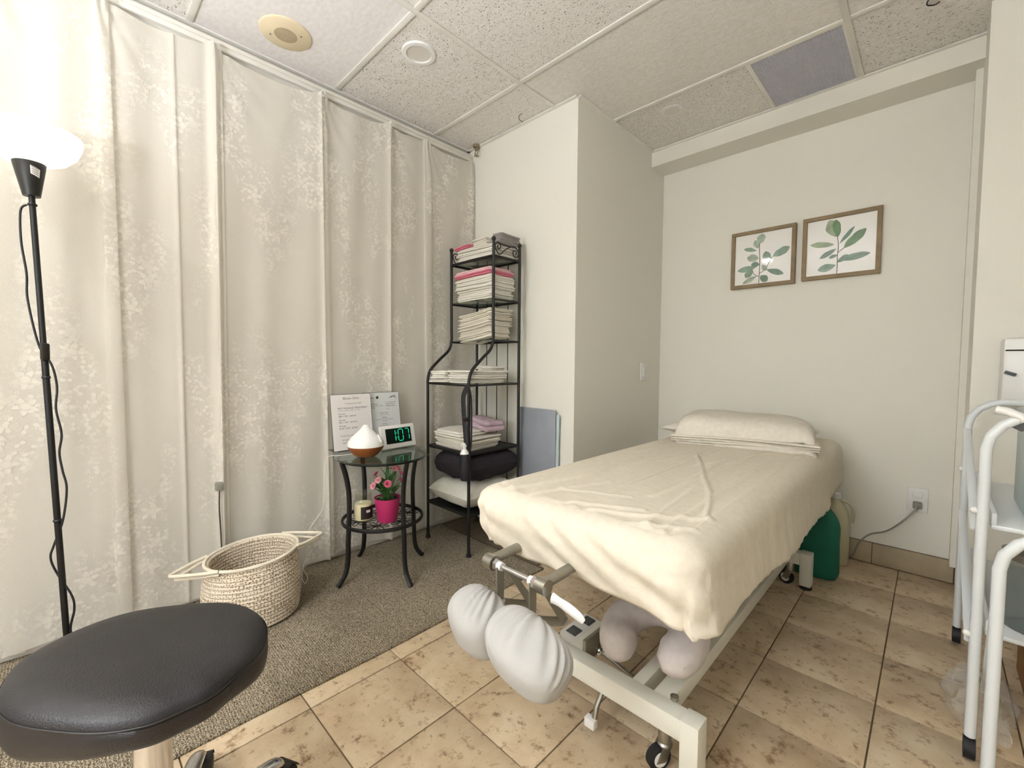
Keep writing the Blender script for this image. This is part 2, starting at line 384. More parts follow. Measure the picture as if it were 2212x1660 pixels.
# ================================================================== THE ROOM
CZ = 2.41; XL = -2.253; YP = 1.896; XP = -1.376; YB = 2.9; XJ = .107; YJ = 2.5; XR = 1.7; YF = -1.35
floor = struct(MB().bb(XL - .1, XR + .1, YF - .1, YB + .1, -.08, -.004).build('floor', 'grout', smooth=False))
tx, ty = .2985, .301
tm = MB().box((0, 0, -.004), (tx - .004, ty - .004, .008), None, .0012).mesh('floor_tile', 'tile')
i = -5
for ix in range(-6, 7):
    for iy in range(-8, 8):
        x = -.089 + tx * (ix + .5); y = .779 + ty * (iy + .5)
        if x < -1.75 or x > XR or y < YF or y > YB + .02: continue
        if x > XJ and y > YJ + .1: continue
        obj_from('floor_tile', tm, floor, (x, y, random.uniform(-.0004, .0004)), (0, 0, random.choice((0, PI))))
wall_left = struct(MB().bb(XL - .1, XL, YF - .1, YP, 0, CZ + .1).build('wall_left', 'wall_l', smooth=False))
wall_pillar = struct(MB().bb(XL - .1, XP, YP, YB + .1, 0, CZ + .1).build('wall_pillar', 'wall', smooth=False))
wall_back = struct(MB().bb(XP, XJ, YB, YB + .1, 0, CZ + .1).build('wall_back', 'wall', smooth=False))
wall_jog = struct(MB().bb(XJ, XR + .1, YJ, YB + .1, 0, CZ + .1).build('wall_jog', 'wall', smooth=False))
wall_right = struct(MB().bb(XR, XR + .1, YF - .1, YJ, 0, CZ + .1).build('wall_right', 'wall', smooth=False))
wall_front = struct(MB().bb(XL, XR, YF - .1, YF, 0, CZ + .1).build('wall_front', 'wall', smooth=False))
trim = struct(MB().bb(XP, XJ, 2.717, YB, 2.316, CZ + .02).build('trim_1', 'soffit', smooth=False))
# thin vertical strip in the right corner
struct(MB().bb(XJ - .022, XJ, 2.80, YB, .107, 2.316).build('trim_2', 'wall', smooth=False))
# stepped baseboard under the curtain
b = MB().bb(XL, XL + .045, YF, YP, 0, .055, .004).bb(XL, XL + .028, YF, YP, .055, .1, .004)
struct(b.build('baseboard_left', 'white_trim'))
bb = struct(MB().bb(XP, XJ, YB - .004, YB, 0, .109).build('baseboard_back', 'grout', smooth=False))
x = XJ - .02
sk = MB().box((0, 0, 0), (tx - .003, .012, .105), None, .0015).mesh('skirting_tile', 'tile_base')
x = -.136 + .1485
for k in range(5):
    obj_from('skirting_tile', sk, bb, (x - tx * (k + .5) + .091, YB - .008, .054))
bp2 = struct(MB().bb(XP, XP + .004, YP, YB, 0, .109).build('baseboard_pillar', 'grout', smooth=False))
sk2 = MB().box((0, 0, 0), (.012, tx - .003, .105), None, .0015).mesh('skirting_tile', 'tile_base')
for k in range(3): obj_from('skirting_tile', sk2, bp2, (XP + .008, 2.05 + .3 * k, .054))
# light switch on pillar side
sw = thing('light_switch', 'white light switch on the side face of the white pillar', 'switch', (XP, 2.655, .978))
MB().box((.004, 0, 0), (.008, .072, .115), None, .003).build('plate', 'white_plastic', sw)
MB().box((.011, 0, 0), (.008, .03, .06), Euler((0, .08, 0)), .002).build('rocker', 'white_plastic', sw)

# ------------------------------------------------------------------ ceiling
ceil = struct(MB().bb(XL - .1, XR + .1, YF - .1, YB + .1, CZ + .03, CZ + .1).build('ceiling', 'tee', smooth=False))
ys = [YF, -.83, -.218, .392, 1.002, 1.608, 2.222, 2.717]
xs = [XL, -1.522, -.302, .918, XR]
def ctile(x0, x1, y0, y1, mt): MB().bb(x0 + .004, x1 - .004, y0 + .004, y1 - .004, CZ + .006, CZ + .022).build('ceiling_tile', mt, ceil, smooth=False)
for a in range(len(xs) - 1):
    for c in range(len(ys) - 1):
        x0, x1, y0, y1 = xs[a], xs[a + 1], ys[c], ys[c + 1]
        mt = 'tile_fis'
        if a == 0 and c in (3, ): mt = 'tile_smooth'
        if a == 1 and c == 6:
            ctile(x0, -.68, y0, y1, 'tile_fis'); continue
        if a == 1 and c == 5: mt = 'tile_fine'
        if a == 2: mt = 'tile_fine' if c == 5 else 'tile_fis'
        ctile(x0, x1, y0, y1, mt)
def tee(x0, x1, y0, y1, nm='ceiling_tee'): MB().bb(x0, x1, y0, y1, CZ - .001, CZ + .005, .0006).build(nm, 'tee', ceil)
for x in xs[1:-1]: tee(x - .012, x + .012, YF, 2.717)
for y in ys[1:-1]:
    for a in range(len(xs) - 1):
        tee((xs[a] + .012) if a else XL, (xs[a + 1] - .012) if a < len(xs) - 2 else XR, y - .012, y + .012)
tee(-.68, -.668, 2.234, 2.717)
# wall angles along the ceiling edge
MB().bb(XL, XL + .022, YF, YP, CZ - .003, CZ + .004).build('wall_angle', 'tee', ceil, smooth=False)
MB().bb(XL, XP, YP - .02, YP, CZ - .003, CZ + .004).build('wall_angle', 'tee', ceil, smooth=False)
MB().bb(XP, XP + .02, YP, 2.717, CZ - .003, CZ + .004).build('wall_angle', 'tee', ceil, smooth=False)
MB().bb(XP + .02, XJ, 2.70, 2.717, CZ - .003, CZ + .004).build('wall_angle', 'tee', ceil, smooth=False)
# curtain track along the wall top
trk = thing('curtain_track', 'off-white curtain track running along the top of the curtained wall', 'curtain track', (XL, 0, 2.345))
MB().bb(0, .05, YF, YP - .005, .012, .028, .003).bb(0, .012, YF, YP - .005, -.028, .055, .003).bb(.028, .04, YF, YP - .005, -.006, .014, .002).build('rail', 'white_trim', trk)

# vent grille (egg-crate)
vt = thing('vent_grille', 'grey metal egg-crate air vent set in the ceiling', 'vent', (-.49, 2.47, CZ))
MB().bb(-.178, .178, -.236, .246, .014, .02).build('backing', plain('vent_backing', '7E8088', .7), vt, smooth=False)
fr = MB()
for (a, b_, c, d) in ((-.178, .178, -.236, -.228), (-.178, .178, .238, .246), (-.178, -.170, -.228, .238), (.170, .178, -.228, .238)): fr.bb(a, b_, c, d, -.001, .014)
fr.build('frame', 'tee', vt, smooth=False)
cr = MB()
n = 27
for k in range(1, n): x = -.170 + .340 * k / n; cr.bb(x - .0014, x + .0014, -.228, .238, .001, .011)
n = 37
for k in range(1, n): y = -.228 + .466 * k / n; cr.bb(-.170, .170, y - .0014, y + .0014, .001, .011)
g = cr.build('grille', plain('vent_grey_metal', 'CFCED3', .45), vt, smooth=False); g['kind'] = 'stuff'

# downlights
def downlight(x, y, label, r=.075, on=False, flush=False, loop=None):
    t_ = thing('downlight', label, 'downlight', (x, y, CZ + .006), 0, 'round downlights in the ceiling tiles')
    if flush: MB().lathe([(r, .0), (r, -.003), (r * .72, -.004), (r * .7, 0)], seg=40).build('ring', 'tile_smooth', t_)
    else: MB().lathe([(r, .0), (r, -.005), (r * .97, -.008), (r * .75, -.009), (r * .72, 0)], seg=48, cap=False).build('ring', 'white_plastic', t_)
    ln = MB().lathe([(.001, -.003), (r * .72, -.003), (r * .72, 0)], seg=40, cap=False).build('lens', 'fill_lens' if on else 'lens_off', t_)
    if on:
        ld = bpy.data.lights.new('fill_downlight_lamp', 'AREA'); ld.shape = 'DISK'; ld.size = r * 1.3; ld.energy = FILL_DOWNLIGHT_W; ld.color = (1, .97, .92)
        lo = bpy.data.objects.new('fill_downlight_lamp', ld); COL.objects.link(lo); lo.parent = t_; lo.location = (0, 0, -.012)
    return t_
downlight(-1.712, 1.148, 'white round downlight in the fissured tile next to the round speaker')
downlight(-1.082, 2.361, 'faint cream downlight in the ceiling tile left of the air vent', .058, flush=True)
downlight(-.024, 2.34, 'pale downlight in the ceiling tile right of the air vent', .058, flush=True)
downlight(-1.69, 1.905 - .03, 'cream downlight cut off by the top of the white pillar', .055, flush=True) if False else None
downlight(-1.62, -.7, 'added fill downlight, unseen behind the camera close to the curtains', on=True)  # added out of view for a little extra light
# round cut line at pillar top and hooked wire
cw = MB().tube([(-1.70 + .05 * cos(a), 1.862 + .05 * sin(a), CZ + .004) for a in [PI * .12 + k * .12 for k in range(38)] if sin(a) < .6], .0013, 6)
tag(cw.build('ceiling_wire', 'hole'), 'thin dark wire ring on the ceiling tile by the pillar top', 'wire')
cw = MB().tube(catmull([(-.045, 2.30, CZ + .004), (-.066, 2.31, CZ - .004), (-.07, 2.335, CZ - .006), (-.05, 2.36, CZ - .002), (-.036, 2.358, CZ + .002)], 6), .0022, 6)
tag(cw.build('hooked_wire', 'hole'), 'short dark hooked wire in the ceiling right of the vent', 'wire')
# loudspeaker
sp = thing('ceiling_speaker', 'round cream perforated loudspeaker flush in the smooth ceiling tile', 'speaker', (-2.024, .692, CZ + .006))
MB().lathe([(.1, 0), (.1, -.004), (.094, -.008), (.001, -.009)], seg=56).build('cover', 'speaker', sp)
hm = MB().lathe([(.0019, -.0012), (.0019, 0)], seg=6).mesh('speaker_hole', 'speaker_hole', False)
hb = MB()
for ri in range(1, 9):
    for k in range(ri * 6): a = 2 * PI * k / (ri * 6); hb.lathe([(.0017, -.0005), (.0017, .0005)], (ri * .0052 * cos(a), ri * .0052 * sin(a), -.0094), 6)
hb.lathe([(.0017, -.0005), (.0017, .0005)], (0, 0, -.0094), 6)
o = hb.build('perforations', 'speaker_hole', sp, smooth=False); o['kind'] = 'stuff'
for a in (0.9, 0.9 + PI): MB().lathe([(.001, -.002), (.004, -.001), (.004, .001)], (.062 * cos(a), .062 * sin(a), -.0095), 10).build('screw', 'steel', sp)
# sprinkler head
sr = thing('sprinkler', 'small metal sprinkler head at the corner of curtain and pillar', 'sprinkler', (-2.145, 1.868, CZ))
MB().lathe([(.001, 0), (.024, 0), (.022, -.012), (.01, -.016), (.01, -.03), (.001, -.032)], seg=20).build('escutcheon', 'brass', sr)
MB().tube([(-.01, 0, -.028), (-.014, 0, -.045), (0, 0, -.06), (.014, 0, -.045), (.01, 0, -.028)], .003, 6).build('yoke', 'brass', sr)
MB().lathe([(.001, -.06), (.015, -.061), (.015, -.064), (.001, -.065)], seg=14).build('deflector', 'brass', sr)

# ------------------------------------------------------------------ carpet
cp = MB()
def cpf(u, v):
    y = -1.3 + u * 2.93; x0 = XL + .047; x1 = -1.357 + .004 * sin(u * 20)
    if y > 1.5: x1 -= .0
    return (x0 + (x1 - x0) * v, y, .0075 + .0012 * fbm((u * 30, v * 10, 0)))
cp.grid(cpf, 160, 40)
car = cp.build('carpet', 'carpet')
sol = car.modifiers.new('thickness', 'SOLIDIFY'); sol.thickness = .007; sol.offset = -1
tag(car, 'long grey-brown woven carpet runner along the curtained wall', 'carpet')
mat2 = MB().box((-1.80, 1.755, .004), (.80, .24, .006), None, .002)
tag(mat2.build('floor_mat', plain('dark_flat_mat', '6F614C', .95, bump=.6, bscale=220, var=.2)), 'thin dark brown mat strip at the foot of the pillar', 'mat')

# ------------------------------------------------------------------ lace curtains
def curtain(keys, label, scal_l=False, scal_r=False, ztop=2.335, zbot=.035, pins=()):
    # keys: plan polyline (y, x offset) of the cloth; pins: y of the points that hold it
    P = catmull([(y, x, 0) for y, x in keys], 10)
    L = [0]
    for a, b_ in zip(P, P[1:]): L.append(L[-1] + (b_ - a).length)
    nz = 90; mb = MB(); uv = []
    y0, y1 = keys[0][0], keys[-1][0]
    pins = sorted(pins)
    def top(y):
        for a, b_ in zip(pins, pins[1:]):
            if a <= y <= b_:
                s = (y - a) / (b_ - a); return ztop - .045 * (4 * s * (1 - s)) ** .55 * min(1, (b_ - a) / .4) ** 1.2
        return ztop - .01
    n = len(P)
    for i, p in enumerate(P):
        for j in range(nz):
            q = j / (nz - 1); zt = top(p.x); z = zt + (zbot - zt) * q
            amp = 1 - .25 * (1 - q)
            x = -2.185 + p.y * amp + .004 * fbm((p.x * 5, q * 3, L[i])) + .003 * sin(p.x * 37 + q * 5)
            # tension folds running down from the pins
            for k, pn in enumerate(pins):
                dy = p.x - pn; dz = zt - z
                if 0 < dy < .3 and dz < .45: x += .006 * sin(18 * math.atan2(dy, dz + .03)) * max(0, 1 - dz / .45) * max(0, 1 - dy / .3)
            y = p.x + .012 * (q - .5) * sin(p.x * 9) * (1 if 2 < i < n - 3 else 0)
            e = 0
            if scal_l and i == 0: y -= .016 * abs(sin(z / .062 * PI / 1.0 * .5 * 2)) ** .6
            if scal_r and i == n - 1: y += .016 * abs(sin(z / .075 * PI)) ** .6
            if q > .97: z += .012 * abs(sin(L[i] * 45)) ** .6 * 0 + .008 * sin(L[i] * 9)
            mb.v.append((x, y, z)); uv.append((L[i] + y0 * 3.7, z))
    for i in range(n - 1):
        for j in range(nz - 1): mb.f.append((i * nz + j, i * nz + j + 1, (i + 1) * nz + j + 1, (i + 1) * nz + j))
    me = bpy.data.meshes.new('lace_curtain'); me.from_pydata(mb.v, [], mb.f); ul = me.uv_layers.new(name='UVMap')
    for lp in me.loops: ul.data[lp.index].uv = uv[lp.vertex_index]
    for p in me.polygons: p.use_smooth = True
    me.materials.append(M['lace'])
    o = bpy.data.objects.new('lace_curtain', me); COL.objects.link(o)
    return tag(o, label, 'curtain', 'lace curtain panels on the left wall')
curtain([(-1.3, 0), (-1.1, .012), (-.9, -.006), (-.7, .012), (-.5, -.004), (-.3, .008), (-.12, 0)], 'lace curtain panel at the far left edge behind the floor lamp', pins=(-1.3, -.7, -.1))
curtain([(-.16, .012), (-.08, .006), (0, .012), (.06, .004), (.105, .012), (.114, .03), (.135, .034), (.150, .028), (.142, .014), (.15, .008), (.2, .01), (.26, .0), (.31, .004), (.33, .012), (.345, .002), (.40, .004), (.43, .008), (.447, .034), (.458, .04)],
        'wide lace curtain panel directly behind the floor lamp pole', scal_l=True, pins=(-.2, .111, .45))
curtain([(.438, .012), (.45, .03), (.457, .046), (.468, .03), (.475, .014), (.484, .018), (.492, .008), (.55, .004), (.62, .008), (.70, .0), (.78, .006), (.85, .014), (.885, .02), (.902, .034), (.908, .02)],
        'lace curtain panel behind the rope basket, between two bright folds', pins=(.45, .905))
curtain([(.884, .004), (.90, .014), (.925, .02), (.95, .006), (.99, .0), (1.06, .006), (1.14, .0), (1.215, .006), (1.245, .018), (1.258, .04), (1.268, .026), (1.285, .006), (1.34, 0), (1.42, .006), (1.49, .004), (1.503, .014), (1.53, .018), (1.548, .014), (1.545, .004), (1.56, 0), (1.65, .006), (1.75, 0), (1.83, .004), (1.862, .01)],
        'lace curtain panel behind the side table and black rack, ending at the pillar', scal_r=True, pins=(.905, 1.259, 1.512, 1.85))
# curtain hook ring at pin
hk = MB().tube([(-2.16 + .0, .905 + .012 * cos(a), 2.318 + .012 * sin(a)) for a in [k * PI / 6 for k in range(11)]], .0025, 6)
tag(hk.build('curtain_hook', 'white_plastic'), 'small white ring hook holding up the lace curtain', 'hook')
# outlet cord seen in front of the lace
oc = thing('hanging_cable', 'thin grey cord hanging down the lace curtain beside the basket', 'cord', (0, 0, 0))
MB().tube(catmull([(-2.135, .438, .485), (-2.135, .436, .40), (-2.137, .44, .28), (-2.132, .437, .2), (-2.12, .41, .12), (-2.105, .385, .06), (-2.08, .36, .016), (-2.04, .33, .014)], 8), .003, 6).build('cable', 'cord_d', oc)
MB().box((-2.138, .438, .498), (.02, .03, .035), None, .005).build('plug', 'cord_g', oc)

# ================================================================== FLOOR LAMP
lp = thing('floor_lamp', 'black torchiere floor lamp with a glowing white bowl shade', 'lamp', (-2.0, -.018, .009))
lp.rotation_euler = (math.radians(1.45), 0, 0)
MB().lathe([(.001, 0), (.12, 0), (.121, .008), (.115, .016), (.03, .022), (.018, .035), (.001, .036)], seg=40).build('base', 'black', lp)
MB().cyl((0, 0, .02), (0, 0, .55), .0085).build('pole', 'black', lp)
MB().cyl((0, 0, .55), (0, 0, 1.06), .0085).build('pole', 'black', lp)
MB().cyl((0, 0, 1.06), (0, 0, 1.525), .0075).build('pole', 'black', lp)
MB().lathe([(.001, 1.515), (.0195, 1.515), (.0205, 1.52), (.037, 1.612), (.036, 1.616), (.001, 1.616)], seg=36).build('socket_cup', 'black_plastic', lp)
bo = [(.030, 1.612), (.055, 1.617), (.085, 1.632), (.108, 1.655), (.121, 1.685), (.124, 1.706), (.1215, 1.706), (.117, 1.685), (.104, 1.659), (.082, 1.637), (.054, 1.622), (.001, 1.618)]
MB().lathe(bo, seg=64, cap=False).build('bowl_shade', 'bowl', lp)
MB().lathe([(.0365 - .0155 * (1 - k / 6) * .6 + .0006, 1.56 + .05 * k / 6 - .0) for k in range(2)], seg=4, cap=False) if False else None
# sticker curved on the cup
def stf(u, v):
    z = 1.572 + v * .024 + (u - .5) * -.008; r = .0195 + (z - 1.515) / .101 * .0175 + .0006; a = math.radians(4 + 38 * u)
    return (r * cos(a), r * sin(a), z)
stk = MB().grid(stf, 8, 3).build('sticker', 'paper', lp)
def stl(i):
    return MB().grid(lambda u, v: (lambda p: (p[0] * 1.012, p[1] * 1.012, p[2]))(stf(.12 + u * .7, .18 + .22 * i + v * .08)), 6, 2)
for i in range(4): stl(i).build('printed_line', 'ink_soft', stk)
MB().box((.011, .002, .80 + .24), (.02, .02, .055), Euler((0, .1, .4)), .006).build('joint_knob', 'black_plastic', lp)
cp_ = [(-.01, -.012, 1.49), (-.016, -.026, 1.47), (-.02, -.03, 1.38), (-.012, -.024, 1.28), (-.012, -.026, 1.2), (-.004, -.01, 1.06), (.012, .014, 1.0), (.01, .022, .93), (.012, .016, .86), (.014, .024, .78), (.012, .016, .72), (.012, .02, .66), (.014, .026, .6), (.01, .012, .5), (-.012, -.012, .42), (-.016, -.022, .38), (-.01, -.012, .33), (.012, .018, .25), (.012, .022, .2), (.008, .01, .13), (.01, .03, .06), (.03, .08, .03)]
MB().tube(catmull(cp_, 7), .0032, 6).build('cord', 'rubber', lp)
for z in (1.49, .96, .5): MB().lathe([(.0095, -.004), (.0115, 0), (.0095, .004)], (0, 0, z), 14).build('cord_clip', 'black_plastic', lp)

# unseen copy of the lamp, added behind the camera to brighten the room
fill_lp = thing('floor_lamp', 'added torchiere fill lamp standing unseen behind the camera', 'lamp', (-.66, -1.0, .009))
fill_lp.scale = (1, 1, .74)
for ch in list(lp.children):
    if ch.name.split('.')[0] in ('base', 'pole', 'socket_cup', 'bowl_shade'):
        c_ = ch.copy(); COL.objects.link(c_); c_.parent = fill_lp
        if ch.name.startswith('bowl'): c_.data = ch.data.copy(); c_.data.materials[0] = M['bowl2']
MB().lathe([(.001, 1.64), (.05, 1.642), (.075, 1.655), (.001, 1.66)], seg=32).build('fill_bulb', 'fill_bulb_mat', fill_lp)  # added inside the fill lamp's bowl to brighten the ceiling

# ================================================================== STOOL
SZ = .5
st = thing('saddle_stool', 'black vinyl saddle stool on chrome caster base in the foreground', 'stool', (-.97, .09, 0))
op = [(-1.046, -.089), (-1.119, -.071), (-1.17, -.002), (-1.177, .079), (-1.132, .165), (-1.058, .234), (-.969, .262), (-.901, .256), (-.851, .229), (-.824, .185), (-.803, .148), (-.800, .115), (-.803, .07), (-.834, .02), (-.888, -.028), (-.944, -.066), (-.998, -.085)]
ol = catmull([(x + .97, y - .09, 0) for x, y in op], 6, True)
cen = sum(ol, Vector()) / len(ol)
rings = [(.0, .018), (.25, .019), (.5, .020), (.72, .019), (.86, .014), (.94, .007), (.975, .002), (.996, -.006), (1.002, -.009), (.998, -.011), (1.008, -.022), (1.012, -.045), (1.0, -.066), (.97, -.078), (.88, -.083), (.0, -.083)]
def seatf(u, v):
    i = int(round(u * len(ol))) % len(ol); k = int(round(v * (len(rings) - 1))); s, z = rings[k]; p = cen + (ol[i] - cen) * s
    nose = max(0, min(1, (p.y - .06) / .12))
    if k > 9: z = z * (1 - .42 * max(nose, max(0, min(1, (p.x + .02) / .17))))
    z += .012 * (nose ** 1.5) * (1 if k < 10 else .3) - .006 * math.exp(-((p.x - .12) ** 2 + (p.y - .03) ** 2) / .004) * (k < 10)
    return (p.x, p.y, SZ + z)
MB().grid(seatf, len(ol), len(rings), cu=True).build('seat', 'vinyl', st, ang=70)
MB().tube([cen + (q - cen) * 1.004 + V(0, 0, SZ - .009 + .012 * max(0, min(1, (q.y - .06) / .12)) ** 1.5) for q in ol], .0012, 5, True).build('seam', 'black_plastic', st)
MB().lathe([(.001, .405), (.09, .425), (.09, .432), (.001, .432)], seg=24).build('seat_plate', 'black', st)
MB().lathe([(.028, .12), (.028, .41)], seg=28).build('gas_lift', 'chrome', st)
MB().lathe([(.001, .075), (.04, .08), (.042, .11), (.034, .135), (.001, .136)], seg=28).build('hub', 'chrome', st)
for ang, rl in ((116, .255), (158, .285), (232, .27), (304, .27), (16, .27)):
    a = math.radians(ang); d = V(cos(a), sin(a), 0)
    lg = MB().tube(catmull([d * .03 + V(0, 0, .108), d * .12 + V(0, 0, .103), d * (rl - .04) + V(0, 0, .085), d * rl + V(0, 0, .072), d * (rl + .012) + V(0, 0, .058)], 6), [.022 - .0003 * k for k in range(25)], 14, flat=(.75, 1)).build('leg', 'chrome', st)
    cs = MB().cyl(d * rl + V(0, 0, .045), d * rl + V(0, 0, .075), .006, 10).build('caster', 'steel', st)
    sd = V(-d.y, d.x, 0); c = d * (rl + .022) + V(0, 0, .026)
    for s in (-1, 1):
        MB().tube([c + sd * s * .006, c + sd * s * .008, c + sd * s * .02, c + sd * s * .023], [.022, .025, .025, .021], 20).build('wheel', 'rubber', cs)
    hood = MB().grid(lambda u, v: tuple(c + (d * cos(PI * .05 + u * PI * .95) + V(0, 0, 1) * sin(PI * .05 + u * PI * .95)) * .029 + sd * (v - .5) * .046), 12, 4).build('hood', 'black_plastic', cs)

# ================================================================== ROPE BASKET
bk = thing('rope_basket', 'cream coiled rope basket with two loop handles on the carpet', 'basket', (-1.93, .505, .009))
BA, BB_, BH = .158, .17, .245; BR = math.radians(0)
mb = MB(); uvs = []
rows = 17; segs = 72
prof = [(0.02 * k, .004) for k in range(1, 8)]
def brad(q): return .95 + .07 * sin(PI * min(1, q * 1.1)) - .01 * q
outl = []
for j in range(rows * 4 + 1):
    q = j / (rows * 4); ripple = .0038 * abs(sin(PI * q * rows))
    outl.append((brad(q), q * BH + .006, ripple))
full = [(s, .006, 0) for s in (.0, .3, .6, .85, .93)] + outl + [(k[0] - .055, k[1], -k[2]) for k in reversed(outl)] + [(s, .012, 0) for s in (.8, .5, 0)]
acc = 0
for j, (s, z, rp) in enumerate(full):
    for i in range(segs + 1):
        a = 2 * PI * i / segs; wob = 1 + .012 * sin(2 * a + 1) + .008 * sin(3 * a)
        mb.v.append(((BA * s * wob + rp) * cos(a), (BB_ * s * wob + rp) * sin(a), z + .010 * sin(a) * z / BH)); uvs.append((i / segs, z + (0 if j < len(outl) + 5 else .4)))
for j in range(len(full) - 1):
    for i in range(segs): k = j * (segs + 1) + i; mb.f.append((k, k + 1, k + segs + 2, k + segs + 1))
me = bpy.data.meshes.new('body'); me.from_pydata(mb.v, [], mb.f); ul = me.uv_layers.new(name='UVMap')
for lpz in me.loops: ul.data[lpz.index].uv = uvs[lpz.vertex_index]
for p in me.polygons: p.use_smooth = True
me.materials.append(M['rope']); obj_from('body', me, bk)
rimz = lambda a: BH + .008 + .010 * sin(a)
MB().tube([((BA * .955) * cos(a), (BB_ * .955) * sin(a), rimz(a)) for a in [2 * PI * k / 64 for k in range(64)]], .0062, 8, True).build('rim', 'rope_plain', bk)
for sgn, tip in ((1, (.02, .262, .262)), (-1, (-.02, -.262, .238))):
    a0 = PI / 2 * sgn
    pA = a0 - .62; pB = a0 + .62
    A = V(BA * .99 * cos(pA), BB_ * .99 * sin(pA), rimz(pA) + .004); B = V(BA * .99 * cos(pB), BB_ * .99 * sin(pB), rimz(pB) + .004); T = V(*tip)
    MB().tube(catmull([A, A.lerp(T, .5) + V(.018 * sgn, -.012 * sgn, 0), T + V(.016 * sgn, -.012 * sgn, 0), T, T + V(-.016 * sgn, -.012 * sgn, 0), B.lerp(T, .5) + V(-.018 * sgn, -.012 * sgn, 0), B], 8), .0062, 8).build('handle', 'rope_plain', bk)
    A2 = A * .98; B2 = B * .98; T2 = T * .955
    MB().tube(catmull([A2 + V(0, 0, -.008), A2.lerp(T2, .5) + V(.012 * sgn, -.01 * sgn, -.006), T2 + V(.01 * sgn, -.01 * sgn, -.007), T2 + V(-.01 * sgn, -.01 * sgn, -.007), B2.lerp(T2, .5) + V(-.012 * sgn, -.01 * sgn, -.006), B2 + V(0, 0, -.008)], 8), .0055, 8).build('handle', 'rope_plain', bk)

# ================================================================== SIDE TABLE
TC = (-1.89, 1.055); TZ = .587; LZ = .275
tb = thing('side_table', 'round glass-topped side table with curved black metal legs', 'table', (TC[0], TC[1], .009))
z0 = .009
MB().lathe([(.001, TZ - z0 - .006), (.222, TZ - z0 - .006), (.225, TZ - z0 - .003), (.222, TZ - z0), (.001, TZ - z0)], seg=72).build('glass_top', 'glass_top', tb)
MB().tube([(.2 * cos(a), .2 * sin(a), TZ - z0 - .013) for a in [2 * PI * k / 48 for k in range(48)]], .006, 8, True).build('top_ring', 'black', tb)
for k in range(4):
    a = math.radians(2) + PI / 2 * k; d = V(cos(a), sin(a), 0)
    pts = [d * .205 + V(0, 0, TZ - z0 - .012), d * .186 + V(0, 0, .50), d * .173 + V(0, 0, .42), d * .172 + V(0, 0, .32), d * .178 + V(0, 0, .2), d * .18 + V(0, 0, .12), d * .19 + V(0, 0, .06), d * .215 + V(0, 0, .02), d * .232 + V(0, 0, .004)]
    MB().tube(catmull(pts, 6), .0115, 10, flat=(.7, 1)).build('leg', 'black', tb)
    MB().box(tuple(d * .198 + V(0, 0, TZ - z0 - .0085)), (.03, .022, .005), Euler((0, 0, a)), .001).build('glass_pad', 'black', tb)
lz = LZ - z0
MB().tube([(.185 * cos(a), .185 * sin(a), lz) for a in [2 * PI * k / 60 for k in range(60)]], .008, 8, True, flat=(1.2, .8)).build('shelf_ring', 'black', tb)
def flower_wire(cx, cy, r, n=8):
    w_ = MB().lathe([(.001, lz - .001), (.011, lz - .001), (.011, lz + .002), (.001, lz + .002)], (cx, cy, 0), 10)
    for k in range(n):
        a = 2 * PI * k / n; d = V(cos(a), sin(a), 0); s = V(-d.y, d.x, 0); c = V(cx, cy, lz)
        w_.tube(catmull([c + d * .008, c + d * r * .5 + s * r * .17, c + d * r * .88 + s * r * .15, c + d * r, c + d * r * .88 - s * r * .15, c + d * r * .5 - s * r * .17, c + d * .008], 4), .0017, 5)
    w_.build('flower_wire', 'black', tb)
flower_wire(0, 0, .065)
for k in range(6):
    a = 2 * PI * k / 6 + .3; flower_wire(.118 * cos(a), .118 * sin(a), .056)
# --- things on the table top
df = thing('aroma_diffuser', 'white teardrop aroma diffuser with brown wood-look base on the glass table', 'diffuser', (-1.875, .962, TZ))
MB().lathe([(.001, .003), (.04, .003), (.052, .010), (.066, .024), (.078, .042), (.081, .052)], seg=48).build('base', 'wood', df)
MB().lathe([(.081, .052), (.0815, .060), (.077, .075), (.063, .093), (.044, .110), (.029, .124), (.018, .137), (.011, .147), (.006, .149), (.004, .14)], seg=48, cap=False).build('cover', 'white_plastic', df)
for k in range(3): a = 2 * PI * k / 3 + .5; MB().lathe([(.007, 0), (.007, .006)], (.03 * cos(a), .03 * sin(a), 0), 10).build('foot', 'rubber', df)
MB().tube([(.058, .032, .106), (.064, .036, .088), (.068, .04, .07)], .006, 8, flat=(.5, 1)).build('button', 'white_plastic', df)
ck = thing('digital_clock', 'white rectangular digital clock showing green 1:07 on the glass table', 'clock', (-1.952, 1.178, TZ), math.radians(4.5))
ck_t = Euler((0, math.radians(-12), 0))
# local: face normal +x, width along y
MB().box((-.004, 0, .0605), (.018, .205, .118), ck_t, .007).build('case', 'white_plastic', ck)
MB().box((-.03, 0, .03), (.05, .14, .05), None, .01).build('stand', 'white_plastic', ck)
Rm = ck_t.to_matrix()
def ckp(y, z): return Vector((-.004, 0, .0605)) + Rm @ Vector((.0095, y, z))
scr = MB().box(tuple(ckp(0, .004)), (.0016, .152, .076), ck_t, .0006).build('display', 'screen', ck)
def seg_(y0, z0_, y1, z1_):
    MB().tube([ckp(y0, z0_) + V(.0012, 0, 0), ckp(y1, z1_) + V(.0012, 0, 0)], .0015, 6).build('digit_segment', 'led', scr)
H = .029; zc = .006
def digit(y, ch, w_=.026):
    S = {'0': 'abcdef', '1': 'bc', '7': 'abc'}[ch]
    seg = dict(a=(y + .003, zc + H, y + w_ - .003, zc + H), b=(y + w_, zc + H - .003, y + w_, zc + .003), c=(y + w_, zc - .003, y + w_, zc - H + .003), d=(y + .003, zc - H, y + w_ - .003, zc - H), e=(y, zc - .003, y, zc - H + .003), f=(y, zc + H - .003, y, zc + .003))
    for s in S: seg_(*seg[s])
